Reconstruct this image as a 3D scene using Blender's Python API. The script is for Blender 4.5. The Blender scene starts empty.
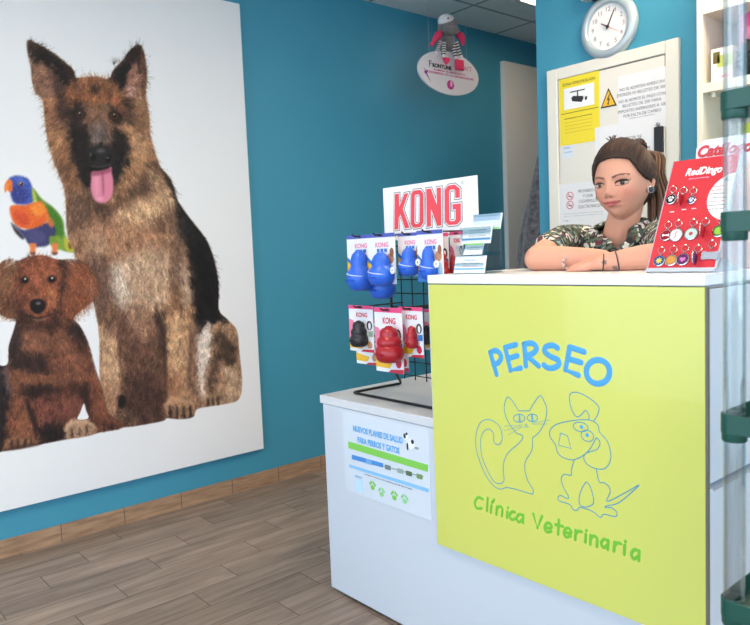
SKYC=(.70,.85,1.0,1); SKYS=3.9; EXPO=0.27
import bpy, bmesh, math, random
import numpy as np
from mathutils import Vector, Matrix, noise
random.seed(7); RNG = np.random.default_rng(7)
SC = bpy.context.scene; COL = SC.collection; PI = math.pi

# ---------------------------------------------------------------- camera pose (metres; x along the counter, y into the room, z up)
FPX = 719.885; YAW, PITCH, ROLL = .865, -.0833, -.0408; CAM = Vector((3.2254, 0.0, 1.1942))
FW = Vector((-math.sin(YAW)*math.cos(PITCH), math.cos(YAW)*math.cos(PITCH), math.sin(PITCH)))
_r = Vector((math.cos(YAW), math.sin(YAW), 0)); _u = _r.cross(FW)
CR = math.cos(ROLL)*_r + math.sin(ROLL)*_u; CU = -math.sin(ROLL)*_r + math.cos(ROLL)*_u
def at(u, v, ax, val):
    """surveyed point: where the sight line of photo point (u, v) meets the plane x|y|z = val"""
    d = FW + CR*((u-375)/FPX) + CU*((312.5-v)/FPX); i = 'xyz'.index(ax)
    return CAM + d*((val-CAM[i])/d[i])
def atp(u, v, p0, n):
    d = FW + CR*((u-375)/FPX) + CU*((312.5-v)/FPX)
    return CAM + d*((Vector(p0)-CAM).dot(n)/d.dot(n))

# ---------------------------------------------------------------- materials
def S(r, g, b):
    f = lambda c: (c/255/12.92) if c/255 <= .04045 else ((c/255+.055)/1.055)**2.4
    return (f(r), f(g), f(b), 1.0)
MATS = {}
def mat(name, col=(200,200,200), rough=.5, metal=0, noise_amt=0, noise_scale=20, bump=0, bump_scale=200, spec=.5, coat=0, emit=None, estr=0, sheen=0, vcol=False):
    if name in MATS: return MATS[name]
    m = bpy.data.materials.new(name); m.use_nodes = True; nt = m.node_tree
    b = nt.nodes['Principled BSDF']; c = S(*col)
    b.inputs['Base Color'].default_value = c; b.inputs['Roughness'].default_value = rough; b.inputs['Metallic'].default_value = metal
    b.inputs['Specular IOR Level'].default_value = spec; b.inputs['Coat Weight'].default_value = coat; b.inputs['Sheen Weight'].default_value = sheen
    if emit: b.inputs['Emission Color'].default_value = S(*emit); b.inputs['Emission Strength'].default_value = estr
    tc = nt.nodes.new('ShaderNodeTexCoord')
    if vcol:
        a = nt.nodes.new('ShaderNodeAttribute'); a.attribute_name = 'Col'; nt.links.new(a.outputs['Color'], b.inputs['Base Color'])
    elif noise_amt:
        n = nt.nodes.new('ShaderNodeTexNoise'); n.inputs['Scale'].default_value = noise_scale; n.inputs['Detail'].default_value = 4
        nt.links.new(tc.outputs['Object'], n.inputs['Vector'])
        r = nt.nodes.new('ShaderNodeValToRGB'); nt.links.new(n.outputs['Fac'], r.inputs['Fac'])
        r.color_ramp.elements[0].position = .3; r.color_ramp.elements[1].position = .7
        r.color_ramp.elements[0].color = tuple(x*(1-noise_amt) for x in c[:3])+(1,); r.color_ramp.elements[1].color = tuple(min(1, x*(1+noise_amt)) for x in c[:3])+(1,)
        nt.links.new(r.outputs['Color'], b.inputs['Base Color'])
    if bump:
        n2 = nt.nodes.new('ShaderNodeTexNoise'); n2.inputs['Scale'].default_value = bump_scale; n2.inputs['Detail'].default_value = 3
        nt.links.new(tc.outputs['Object'], n2.inputs['Vector'])
        bp = nt.nodes.new('ShaderNodeBump'); bp.inputs['Strength'].default_value = bump; bp.inputs['Distance'].default_value = .002
        nt.links.new(n2.outputs['Fac'], bp.inputs['Height']); nt.links.new(bp.outputs['Normal'], b.inputs['Normal'])
    MATS[name] = m; return m
def clear_mat(name, tint=(255,255,255), refl=.12, body=0.0, body_col=(255,255,255)):
    """thin clear plastic or window glass: transparent with a Fresnel-weighted gloss"""
    m = bpy.data.materials.new(name); m.use_nodes = True; nt = m.node_tree; nt.nodes.clear()
    o = nt.nodes.new('ShaderNodeOutputMaterial'); t = nt.nodes.new('ShaderNodeBsdfTransparent'); g = nt.nodes.new('ShaderNodeBsdfGlossy')
    t.inputs['Color'].default_value = S(*tint); g.inputs['Roughness'].default_value = .05
    l = nt.nodes.new('ShaderNodeLayerWeight'); l.inputs['Blend'].default_value = .25
    mm = nt.nodes.new('ShaderNodeMath'); mm.operation = 'MULTIPLY_ADD'; mm.inputs[1].default_value = .75; mm.inputs[2].default_value = refl*.25
    nt.links.new(l.outputs['Facing'], mm.inputs[0])
    mx = nt.nodes.new('ShaderNodeMixShader'); nt.links.new(mm.outputs[0], mx.inputs[0]); nt.links.new(t.outputs[0], mx.inputs[1]); nt.links.new(g.outputs[0], mx.inputs[2])
    out = mx
    if body:
        d = nt.nodes.new('ShaderNodeBsdfDiffuse'); d.inputs['Color'].default_value = S(*body_col)
        m2 = nt.nodes.new('ShaderNodeMixShader'); m2.inputs[0].default_value = body
        nt.links.new(mx.outputs[0], m2.inputs[1]); nt.links.new(d.outputs[0], m2.inputs[2]); out = m2
    nt.links.new(out.outputs[0], o.inputs['Surface']); MATS[name] = m; return m

# ---------------------------------------------------------------- objects
def tag(o, label=None, cat=None, group=None, kind=None):
    if label: o['label'] = label
    if cat: o['category'] = cat
    if group: o['group'] = group
    if kind: o['kind'] = kind
    return o
def thing(name, label, cat, loc=(0,0,0), group=None):
    o = bpy.data.objects.new(name, None); COL.objects.link(o); o.location = loc; o.empty_display_size = .05
    return tag(o, label, cat, group)
def base_of(p):
    v = Vector((0,0,0))
    while p is not None: v += Vector(p.location); p = p.parent
    return v
def link(name, me, parent=None, loc=None):
    o = bpy.data.objects.new(name, me); COL.objects.link(o)
    if parent is not None: o.parent = parent
    off = base_of(parent) if parent is not None else (Vector(loc) if loc is not None else Vector((0,0,0)))
    if off.length > 0: me.transform(Matrix.Translation(-off))
    if parent is None and loc is not None: o.location = loc
    return o
class MB:
    def __init__(s): s.v=[]; s.f=[]; s.mi=[]; s.c=[]; s.cur=0; s.col=(1,1,1,1)
    def add(s, vs, fs):
        b=len(s.v); s.v+= [tuple(x) for x in vs]; s.c+=[s.col]*len(vs)
        for f in fs: s.f.append([b+i for i in f]); s.mi.append(s.cur)
        return s
    def box(s, lo, hi):
        x0,y0,z0=lo; x1,y1,z1=hi
        return s.add([(x0,y0,z0),(x1,y0,z0),(x1,y1,z0),(x0,y1,z0),(x0,y0,z1),(x1,y0,z1),(x1,y1,z1),(x0,y1,z1)],
                     [(0,3,2,1),(4,5,6,7),(0,1,5,4),(1,2,6,5),(2,3,7,6),(3,0,4,7)])
    def slab(s, pts, off):
        """closed prism: planar outline pts (counter-clockwise seen from outside), thickened by -off"""
        n=len(pts); P=[Vector(p) for p in pts]; Q=[p+Vector(off) for p in P]
        return s.add(P+Q, [list(range(n)), list(range(2*n-1,n-1,-1))]+[(i,n+i,n+(i+1)%n,(i+1)%n) for i in range(n)])
    def tube(s, path, rad, n=10, caps=True, closed=False, flat=None):
        P=[Vector(p) for p in path]; m=len(P); R=rad if isinstance(rad,(list,tuple)) else [rad]*m
        T=[]
        for i in range(m):
            a=P[(i-1)%m] if (closed or i>0) else P[i]; b=P[(i+1)%m] if (closed or i<m-1) else P[i]
            T.append((b-a).normalized())
        up=Vector((0,0,1)) if abs(T[0].z)<.9 else Vector((1,0,0))
        N=(up-T[0]*up.dot(T[0])).normalized(); vs=[]; fs=[]
        for i in range(m):
            N=(N-T[i]*N.dot(T[i])).normalized(); B=T[i].cross(N)
            for k in range(n):
                a=2*PI*k/n; vs.append(P[i]+R[i]*(math.cos(a)*N+math.sin(a)*B))
        for i in range(m if closed else m-1):
            j=(i+1)%m
            for k in range(n): fs.append((i*n+k,i*n+(k+1)%n,j*n+(k+1)%n,j*n+k))
        if caps and not closed: fs.append(tuple(range(n-1,-1,-1))); fs.append(tuple((m-1)*n+k for k in range(n)))
        return s.add(vs,fs)
    def cyl(s, p0, p1, r0, r1=None, n=20): return s.tube([p0,p1],[r0,r0 if r1 is None else r1],n)
    def ring(s, c, ax, R, r, n=24, k=8, tilt=None):
        ax=Vector(ax).normalized(); a=ax.orthogonal().normalized(); b=ax.cross(a)
        return s.tube([Vector(c)+R*(math.cos(2*PI*i/n)*a+math.sin(2*PI*i/n)*b) for i in range(n)], r, k, closed=True)
    def lathe(s, prof, o, ax=(0,0,1), n=28, xr=None):
        ax=Vector(ax).normalized(); a=(Vector(xr) if xr else ax.orthogonal()).normalized(); b=ax.cross(a); o=Vector(o); vs=[]; fs=[]; m=len(prof)
        for (r,h) in prof:
            for k in range(n):
                t=2*PI*k/n; vs.append(o+ax*h+max(r,1e-5)*(math.cos(t)*a+math.sin(t)*b))
        for i in range(m-1):
            for k in range(n): fs.append((i*n+k,i*n+(k+1)%n,(i+1)*n+(k+1)%n,(i+1)*n+k))
        fs.append(tuple(range(n-1,-1,-1))); fs.append(tuple((m-1)*n+k for k in range(n)))
        return s.add(vs,fs)
    def ball(s, c, r, sc=(1,1,1), n=20, axes=None, fn=None):
        c=Vector(c); A=axes or (Vector((1,0,0)),Vector((0,1,0)),Vector((0,0,1))); vs=[]; fs=[]; m=n//2
        for i in range(m+1):
            ph=-PI/2+PI*i/m
            for k in range(n):
                t=2*PI*k/n; d=(math.cos(ph)*math.cos(t), math.cos(ph)*math.sin(t), math.sin(ph)); q=fn(d) if fn else 1
                vs.append(c+r*q*(d[0]*sc[0]*A[0]+d[1]*sc[1]*A[1]+d[2]*sc[2]*A[2]))
        for i in range(m):
            for k in range(n): fs.append((i*n+k,i*n+(k+1)%n,(i+1)*n+(k+1)%n,(i+1)*n+k))
        return s.add(vs,fs)
    def loft(s, secs, n=28):
        vs=[]; fs=[]; m=len(secs)
        for (c,a,b) in secs:
            c,a,b=Vector(c),Vector(a),Vector(b)
            for k in range(n): t=2*PI*k/n; vs.append(c+math.cos(t)*a+math.sin(t)*b)
        for i in range(m-1):
            for k in range(n): fs.append((i*n+k,i*n+(k+1)%n,(i+1)*n+(k+1)%n,(i+1)*n+k))
        fs.append(tuple(range(n-1,-1,-1))); fs.append(tuple((m-1)*n+k for k in range(n)))
        return s.add(vs,fs)
    def mesh(s, name, m, bevel=0, smooth=False, vcol=False, fix=True):
        me=bpy.data.meshes.new(name); me.from_pydata(s.v,[],s.f)
        for x in (m if isinstance(m,(list,tuple)) else [m]): me.materials.append(x)
        me.polygons.foreach_set('material_index', s.mi)
        if vcol:
            a=me.color_attributes.new('Col','FLOAT_COLOR','POINT'); a.data.foreach_set('color', np.array(s.c,dtype=np.float32).ravel())
        bm=bmesh.new(); bm.from_mesh(me)
        if bevel: 
            bmesh.ops.bevel(bm, geom=[e for e in bm.edges if len(e.link_faces)==2 and e.calc_face_angle(0)>.6], offset=bevel, segments=2, profile=.5, affect='EDGES', clamp_overlap=True)
        if smooth: bmesh.ops.remove_doubles(bm, verts=bm.verts, dist=1e-6)
        if fix: bmesh.ops.recalc_face_normals(bm, faces=bm.faces)
        bm.to_mesh(me); bm.free()
        if smooth:
            me.polygons.foreach_set('use_smooth',[True]*len(me.polygons))
            try: me.set_sharp_from_angle(angle=math.radians(50))
            except Exception: pass
        me.update(); return me
    def build(s, name, m, parent=None, bevel=0, smooth=False, loc=None, vcol=False, fix=True):
        return link(name, s.mesh(name,m,bevel,smooth,vcol,fix), parent, loc)
def structure(name, mb, m, bevel=0):
    o=mb.build(name,m,bevel=bevel); o['kind']='structure'; return o

# flat printed shapes: 2D outlines (holes allowed) laid on a plane o + x*X + y*Y, raised by lift along the plane's outward normal
def plane_map(co, o, X, Y, lift):
    X,Y=Vector(X).normalized(),Vector(Y).normalized(); N=X.cross(Y)
    return [Vector(o)+X*c[0]+Y*c[1]+N*(c[2]+lift) for c in co]
def curve_mesh(cu):
    ob=bpy.data.objects.new('tmp',cu); COL.objects.link(ob); dg=bpy.context.evaluated_depsgraph_get()
    me=bpy.data.meshes.new_from_object(ob.evaluated_get(dg)); bpy.data.objects.remove(ob); bpy.data.curves.remove(cu); return me
def shape(name, loops, o, X, Y, m, parent=None, lift=.0004, thick=.0003, offset=0, loc=None):
    cu=bpy.data.curves.new(name,'CURVE'); cu.dimensions='2D'; cu.fill_mode='BOTH'; cu.extrude=thick; cu.offset=offset
    for L in loops:
        sp=cu.splines.new('POLY'); sp.points.add(len(L)-1); sp.use_cyclic_u=True
        for p,q in zip(sp.points,L): p.co=(q[0],q[1],0,1)
    me=curve_mesh(cu); me.name=name
    co=plane_map([v.co for v in me.vertices],o,X,Y,lift)
    for v,c in zip(me.vertices,co): v.co=c
    me.materials.clear(); me.materials.append(m); me.update()
    return link(name,me,parent,loc)
def text(name, s, o, X, Y, m, parent=None, size=.02, width=None, align='CENTER', lift=.0004, bold=0, shear=0, thick=.0002, line=1.0, loc=None, height=None):
    cu=bpy.data.curves.new(name,'FONT'); cu.body=s; cu.size=size; cu.align_x=align; cu.extrude=thick; cu.offset=bold; cu.shear=shear; cu.space_line=line; cu.resolution_u=3
    me=curve_mesh(cu); me.name=name
    co=np.array([v.co[:] for v in me.vertices])
    if len(co)==0: return None
    if width:
        w=co[:,0].max()-co[:,0].min(); k=width/w; co[:,0]*=k
        if height: co[:,1]*=height/(co[:,1].max()-co[:,1].min())
        else: co[:,1]*=k
    for v,c in zip(me.vertices,plane_map(co,o,X,Y,lift)): v.co=c
    me.materials.clear(); me.materials.append(m); me.update()
    return link(name,me,parent,loc)
def strokes(name, paths, w, o, X, Y, m, parent=None, lift=.0001, h=.0006):
    """hand-drawn lines: raised flat bands with rounded ends and corners"""
    mb=MB(); hh=min(h,w*.8)
    for p in paths:
        P=[Vector((q[0],q[1],0)) for q in p]; Q=[P[0]]
        for q in P[1:]:
            if (q-Q[-1]).length>w*.25: Q.append(q)
        if len(Q)>1:
            b=len(mb.v); mb.tube(Q,w,8)
            mb.v[b:]=[(x,y,z*hh/w) for x,y,z in mb.v[b:]]
        for i,q in enumerate(Q):
            if 0<i<len(Q)-1 and (Q[i]-Q[i-1]).normalized().dot((Q[i+1]-Q[i]).normalized())>.93: continue
            mb.ball(q,w*1.0,(1,1,hh/w*(.86+.02*(i%3))),12)
    mb.v=[tuple(c) for c in plane_map(mb.v,o,X,Y,lift)]
    return mb.build(name,m,parent)
def smooth_path(pts, n=6, closed=False):
    P=[Vector((*p,0)) if len(p)==2 else Vector(p) for p in pts]; m=len(P); out=[]
    rng=range(m if closed else m-1)
    for i in rng:
        p0=P[(i-1)%m] if (closed or i>0) else P[i]; p1=P[i]; p2=P[(i+1)%m]; p3=P[(i+2)%m] if (closed or i<m-2) else p2
        for k in range(n):
            t=k/n; out.append(.5*((2*p1)+(-p0+p2)*t+(2*p0-5*p1+4*p2-p3)*t*t+(-p0+3*p1-3*p2+p3)*t**3))
    if not closed: out.append(P[-1])
    return out
def circle(cx, cy, rx, ry=None, n=28): ry=ry or rx; return [(cx+rx*math.cos(2*PI*k/n), cy+ry*math.sin(2*PI*k/n)) for k in range(n)]
def copy_tree(o, parent=None):
    c=o.copy(); COL.objects.link(c)
    if parent is not None: c.parent=parent
    for ch in o.children: copy_tree(ch,c)
    return c
XB=(1,0,0); ZU=(0,0,1); YA=(0,1,0)     # along the counter / up / along the long wall
LAMP=24.0
# ---------------------------------------------------------------- room shell
def wall_paint():
    m=mat('teal_wall_paint',(66,150,178),.55,bump=.05,bump_scale=60)
    return m
WALL=wall_paint()
WHITE=mat('white_laminate',(206,210,218),.35,spec=.4)
def plank_floor():
    m=bpy.data.materials.new('wood_look_floor_tiles'); m.use_nodes=True; nt=m.node_tree; b=nt.nodes['Principled BSDF']; b.inputs['Roughness'].default_value=.42
    N=nt.nodes.new; L=nt.links.new
    def math_(op,a,c=None,d=None):
        n=N('ShaderNodeMath'); n.operation=op
        for i,x in enumerate((a,c,d)):
            if x is None: continue
            if isinstance(x,(int,float)): n.inputs[i].default_value=x
            else: L(x,n.inputs[i])
        return n.outputs[0]
    tc=N('ShaderNodeTexCoord'); sx=N('ShaderNodeSeparateXYZ'); L(tc.outputs['Object'],sx.inputs[0])
    xr=math_('DIVIDE',math_('SUBTRACT',sx.outputs[0],.177),.138); row=math_('FLOOR',xr); fx=math_('SUBTRACT',xr,row)
    yy=math_('DIVIDE',math_('ADD',math_('SUBTRACT',sx.outputs[1],.917),math_('MULTIPLY',row,.187)),.555); pl=math_('FLOOR',yy); fy=math_('SUBTRACT',yy,pl)
    ex=math_('LESS_THAN',math_('MINIMUM',fx,math_('SUBTRACT',1,fx)),.011); ey=math_('LESS_THAN',math_('MINIMUM',fy,math_('SUBTRACT',1,fy)),.0032)
    gr=math_('MAXIMUM',ex,ey)
    cb=N('ShaderNodeCombineXYZ'); L(row,cb.inputs[0]); L(pl,cb.inputs[1]); wn=N('ShaderNodeTexWhiteNoise'); wn.noise_dimensions='2D'; L(cb.outputs[0],wn.inputs['Vector'])
    mp=N('ShaderNodeMapping'); mp.inputs['Scale'].default_value=(26,2.2,1); L(tc.outputs['Object'],mp.inputs['Vector'])
    ad=N('ShaderNodeVectorMath'); ad.operation='ADD'; L(mp.outputs[0],ad.inputs[0]); sc=N('ShaderNodeVectorMath'); sc.operation='SCALE'; sc.inputs['Scale'].default_value=37; L(wn.outputs['Color'],sc.inputs[0]); L(sc.outputs[0],ad.inputs[1])
    n1=N('ShaderNodeTexNoise'); n1.inputs['Scale'].default_value=1.1; n1.inputs['Detail'].default_value=6; n1.inputs['Roughness'].default_value=.6; n1.inputs['Distortion'].default_value=.6; L(ad.outputs[0],n1.inputs['Vector'])
    r=N('ShaderNodeValToRGB'); L(n1.outputs['Fac'],r.inputs['Fac']); e=r.color_ramp.elements; e[0].position=.28; e[0].color=S(112,95,83); e[1].position=.74; e[1].color=S(172,150,132)
    k=e.new(.5); k.color=S(144,124,109)
    hv=N('ShaderNodeHueSaturation'); L(r.outputs[0],hv.inputs['Color']); L(math_('MULTIPLY_ADD',wn.outputs['Value'],.34,.83),hv.inputs['Value'])
    mx=N('ShaderNodeMix'); mx.data_type='RGBA'; L(gr,mx.inputs[0]); L(hv.outputs[0],mx.inputs[6]); mx.inputs[7].default_value=S(84,70,60); L(mx.outputs[2],b.inputs['Base Color'])
    bp=N('ShaderNodeBump'); bp.inputs['Strength'].default_value=.25; bp.inputs['Distance'].default_value=.002; L(math_('SUBTRACT',n1.outputs['Fac'],gr),bp.inputs['Height']); L(bp.outputs[0],b.inputs['Normal'])
    return m
def skirting_mat():
    m=mat('wood_look_skirting_tiles',(170,128,98),.45); nt=m.node_tree; b=nt.nodes['Principled BSDF']; N=nt.nodes.new; L=nt.links.new
    tc=N('ShaderNodeTexCoord'); mp=N('ShaderNodeMapping'); mp.inputs['Scale'].default_value=(1,5,40); L(tc.outputs['Object'],mp.inputs[0])
    n=N('ShaderNodeTexNoise'); n.inputs['Scale'].default_value=1.5; n.inputs['Detail'].default_value=5; L(mp.outputs[0],n.inputs['Vector'])
    r=N('ShaderNodeValToRGB'); L(n.outputs['Fac'],r.inputs[0]); r.color_ramp.elements[0].position=.3; r.color_ramp.elements[0].color=S(140,108,84); r.color_ramp.elements[1].position=.7; r.color_ramp.elements[1].color=S(188,152,120)
    sx=N('ShaderNodeSeparateXYZ'); L(tc.outputs['Object'],sx.inputs[0])
    a=N('ShaderNodeMath'); a.operation='SUBTRACT'; L(sx.outputs[1],a.inputs[0]); a.inputs[1].default_value=.903
    d=N('ShaderNodeMath'); d.operation='DIVIDE'; L(a.outputs[0],d.inputs[0]); d.inputs[1].default_value=.2785
    f=N('ShaderNodeMath'); f.operation='FRACT'; L(d.outputs[0],f.inputs[0])
    l=N('ShaderNodeMath'); l.operation='LESS_THAN'; L(f.outputs[0],l.inputs[0]); l.inputs[1].default_value=.012
    mx=N('ShaderNodeMix'); mx.data_type='RGBA'; L(l.outputs[0],mx.inputs[0]); L(r.outputs[0],mx.inputs[6]); mx.inputs[7].default_value=S(95,78,66); L(mx.outputs[2],b.inputs['Base Color'])
    return m
def ceiling_mat():
    m=mat('ceiling_tiles',(240,238,234),.9); nt=m.node_tree; b=nt.nodes['Principled BSDF']; N=nt.nodes.new; L=nt.links.new
    tc=N('ShaderNodeTexCoord'); sx=N('ShaderNodeSeparateXYZ'); L(tc.outputs['Object'],sx.inputs[0]); outs=[]
    for i,o in ((0,.30),(1,3.36)):
        a=N('ShaderNodeMath'); a.operation='SUBTRACT'; L(sx.outputs[i],a.inputs[0]); a.inputs[1].default_value=o-.009
        d=N('ShaderNodeMath'); d.operation='DIVIDE'; L(a.outputs[0],d.inputs[0]); d.inputs[1].default_value=.56
        f=N('ShaderNodeMath'); f.operation='FRACT'; L(d.outputs[0],f.inputs[0])
        l=N('ShaderNodeMath'); l.operation='LESS_THAN'; L(f.outputs[0],l.inputs[0]); l.inputs[1].default_value=.034; outs.append(l)
    mxm=N('ShaderNodeMath'); mxm.operation='MAXIMUM'; L(outs[0].outputs[0],mxm.inputs[0]); L(outs[1].outputs[0],mxm.inputs[1])
    mx=N('ShaderNodeMix'); mx.data_type='RGBA'; L(mxm.outputs[0],mx.inputs[0]); mx.inputs[6].default_value=S(240,238,234); mx.inputs[7].default_value=S(165,163,160); L(mx.outputs[2],b.inputs['Base Color'])
    return m
H=2.63
structure('floor',MB().box((-.1,-1.6,-.1),(5.6,5.1,0)),plank_floor())
structure('ceiling',MB().box((-.1,-1.6,H),(5.6,5.1,H+.1)),ceiling_mat())
structure('wall_left',MB().box((-.1,-1.5,0),(0,5.0,H)),WALL)
structure('wall_back',MB().box((-.1,5.0,0),(5.5,5.1,H)),WALL)
structure('wall_right',MB().box((5.5,2.2,0),(5.6,5.0,H)).box((5.5,-1.5,0),(5.6,2.2,.12)).box((5.5,-1.5,2.5),(5.6,2.2,H)).box((5.5,-1.6,.12),(5.6,-1.42,2.5)),mat('white_wall_paint',(228,226,222),.7,bump=.05,bump_scale=60))
structure('wall_partition',MB().box((1.142,2.82,0),(5.5,2.93,H)),WALL)
structure('baseboard_left',MB().box((0,-1.5,0),(.012,3.9,.0736)),skirting_mat())
# street front behind the photographer: a glazed shop window
wf=MB().box((0,-1.6,0),(5.5,-1.5,.12)).box((0,-1.6,2.5),(5.5,-1.5,H)).box((0,-1.6,.12),(.08,-1.5,2.5)).box((5.42,-1.6,.12),(5.5,-1.5,2.5))
structure('wall_front',wf,mat('white_wall_paint'))
ALU=mat('window_frame_aluminium',(190,192,195),.35,metal=.6)
win=MB()
for x in (.08,1.86,3.64,5.36): win.box((x,-1.58,.12),(x+.06,-1.52,2.5))
win.box((.08,-1.58,.12),(5.42,-1.52,.17)).box((.08,-1.58,2.45),(5.42,-1.52,2.5))
w1=structure('window_1',win,ALU,.004)
gl=MB()
for x0,x1 in ((.14,1.86),(1.92,3.64),(3.70,5.36)): gl.box((x0,-1.553,.17),(x1,-1.547,2.45))
gl.build('window_pane',clear_mat('window_glass',(250,253,255),.1),w1)
win2=MB()
for y in (-1.42,-.2,1.0,2.14): win2.box((5.52,y,.12),(5.58,y+.06,2.5))
win2.box((5.52,-1.42,.12),(5.58,2.2,.17)).box((5.52,-1.42,2.45),(5.58,2.2,2.5))
w2=structure('window_2',win2,ALU,.004)
gl2=MB()
for y0,y1 in ((-1.36,-.2),(-.14,1.0),(1.06,2.14)): gl2.box((5.547,y0,.17),(5.553,y1,2.45))
gl2.build('window_pane',MATS['window_glass'],w2)
pv=structure('pavement',MB().box((-6,-14,-.2),(14,-1.6,-.04)).box((5.6,-1.6,-.2),(14,8,-.04)),mat('pavement_concrete',(205,203,198),.9,noise_amt=.15,noise_scale=3))
# pale door leaf standing in the long wall near the corridor end
d=structure('door_1',MB().box((0,3.957,0),(.035,4.85,2.452)),mat('door_pale_grey',(236,233,226),.5),.002)
MB().cyl((.035,4.78,1.02),(.085,4.78,1.02),.009).cyl((.085,4.78,1.02),(.085,4.66,1.02),.009).build('door_handle',mat('brushed_steel',(175,175,178),.3,metal=1),d,smooth=True)

# ceiling lights (one shows past the partition, the others hang over the shop floor)
def ceiling_light(cx,cy,label,power):
    t=thing('ceiling_light',label,'ceiling light',(cx,cy,H))
    fr=MB()
    for a in ((-.25,-.25,.25,-.22),(-.25,.22,.25,.25),(-.25,-.22,-.22,.22),(.22,-.22,.25,.22)): fr.box((cx+a[0],cy+a[1],H-.02),(cx+a[2],cy+a[3],H))
    fr.build('light_frame',mat('white_metal',(225,225,222),.4),t)
    MB().box((cx-.22,cy-.22,H-.012),(cx+.22,cy+.22,H-.001)).build('diffuser',mat('lamp_diffuser_%g'%power,(255,250,240),.5,emit=(255,230,200),estr=power),t)
ceiling_light(.765,3.70,'square lit ceiling panel by the corridor, beyond the blue partition',7.0)
for i,(x,y,lab) in enumerate([(1.7,.55,'square lit ceiling panel over the open floor before the counter'),(3.4,.55,'square lit ceiling panel above the acrylic rack'),
                 (2.26,2.38,'square lit ceiling panel above the woman at the counter'),(3.94,2.38,'square lit ceiling panel at the right of the wall shelf')]):
    ceiling_light(x,y,lab,LAMP*(1.0 if i<2 else 1.5))
# ---------------------------------------------------------------- large canvas print of two dogs and a parrot
U0,U1,V0,V1,RS=-40,270,0,516,3
IW,IH=(U1-U0)*RS,(V1-V0)*RS
IMG=np.ones((IH,IW,3),np.float32)*np.array([238,238,240],np.float32)
def rpath(pts,n=6,sm=True):
    q=smooth_path(pts,n,True) if sm else [Vector((*p,0)) for p in pts]
    return np.array([((p.x-U0)*RS,(p.y-V0)*RS) for p in q])
def mask_of(pts,sm=True):
    P=rpath(pts,6,sm); M=np.zeros((IH,IW),np.float32); Q=np.roll(P,-1,0)
    for y in range(max(0,int(P[:,1].min())),min(IH-1,int(P[:,1].max())+1)+1):
        yc=y+.5; c=((P[:,1]<=yc)!=(Q[:,1]<=yc))
        if not c.any(): continue
        xs=np.sort(P[c,0]+(yc-P[c,1])/(Q[c,1]-P[c,1])*(Q[c,0]-P[c,0]))
        for a,b in zip(xs[::2],xs[1::2]):
            a=max(0,int(round(a))); b=min(IW,int(round(b)))
            if b>a: M[y,a:b]=1
    return M
def boxblur(M,r):
    if r<1: return M
    for ax in (0,1):
        for _ in range(2):
            A=np.pad(M,[(r+1,r) if i==ax else (0,0) for i in range(2)],mode='edge').cumsum(ax)
            M=(np.take(A,range(2*r+1,A.shape[ax]),ax)-np.take(A,range(0,A.shape[ax]-2*r-1),ax))/(2*r+1)
    return M
def fill(pts,col,soft=.6,alpha=1.0,sm=True,clip=None):
    global IMG
    M=mask_of(pts,sm); M=boxblur(M,int(round(soft*RS)))*alpha
    if clip is not None: M=M*clip
    IMG=IMG*(1-M[...,None])+np.array(col,np.float32)*M[...,None]
def spot(u,v,ru,rv,col,soft=.4,alpha=1.0,clip=None): fill(circle(u,v,ru,rv,14),col,soft,alpha,clip=clip)
def fur(M,n,ln,flow,jit=.22,alpha=.75,w=1,curl=.35,pal=None):
    """fur: short hairs that carry the colour they grow from"""
    ys,xs=np.nonzero(M>.5); k=RNG.integers(0,len(ys),n); x=xs[k].astype(np.float32); y=ys[k].astype(np.float32)
    C=IMG[ys[k],xs[k]]*(1+RNG.normal(0,jit,(n,1)))
    C=np.clip(C+RNG.normal(0,4,(n,3)),8,250).astype(np.float32)
    F=np.array(flow,np.float32); fx,fy=(F[:,0]-U0)*RS,(F[:,1]-V0)*RS
    W=1/(((x[:,None]-fx)**2+(y[:,None]-fy)**2)+400); W=W**1.5; W/=W.sum(1,keepdims=True)
    dx=(W*F[:,2]).sum(1); dy=(W*F[:,3]).sum(1); a=np.arctan2(dy,dx)+RNG.normal(0,.28,n); da=RNG.normal(0,curl,n)/8
    L=ln*RS*RNG.uniform(.5,1.3,n)
    for s in range(14):
        st=L/14; x=x+np.cos(a)*st; y=y+np.sin(a)*st; a=a+da; al=(alpha*(1-s/15))
        for ox in range(w):
            xi=np.clip(np.round(x+ox).astype(int),0,IW-1); yi=np.clip(np.round(y).astype(int),0,IH-1)
            IMG[yi,xi]=IMG[yi,xi]*(1-al)+C*al

def vnoise(sc,seed):
    r=np.random.default_rng(seed); h,w=int(IH/sc)+3,int(IW/sc)+3; G=r.normal(0,1,(h,w)).astype(np.float32)
    yy=np.arange(IH)/sc; xx=np.arange(IW)/sc; yi=yy.astype(int); xi=xx.astype(int); fy=(yy-yi)[:,None]; fx=(xx-xi)[None]
    fy=fy*fy*(3-2*fy); fx=fx*fx*(3-2*fx)
    return (G[yi][:,xi]*(1-fx)+G[yi][:,xi+1]*fx)*(1-fy)+(G[yi+1][:,xi]*(1-fx)+G[yi+1][:,xi+1]*fx)*fy
def rough(M,amp,sc,tone,seed):
    """break the patches of a coat up: ragged borders and lighter and darker locks"""
    global IMG
    nx=vnoise(sc*RS,seed)*amp*RS+vnoise(sc*RS*.45,seed+1)*amp*.5*RS; ny=vnoise(sc*RS,seed+2)*amp*1.6*RS+vnoise(sc*RS*.45,seed+3)*amp*.8*RS
    Y,X=np.mgrid[0:IH,0:IW]; yy=np.clip(Y+ny,0,IH-1).astype(int); xx=np.clip(X+nx,0,IW-1).astype(int)
    ok=(M[yy,xx]>.5)&(M>.5); T=1+tone*(.6*vnoise(sc*RS*1.2,seed+4)+.4*vnoise(sc*RS*.5,seed+5))
    IMG=np.where(ok[...,None],IMG[yy,xx]*T[...,None],IMG)
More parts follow.
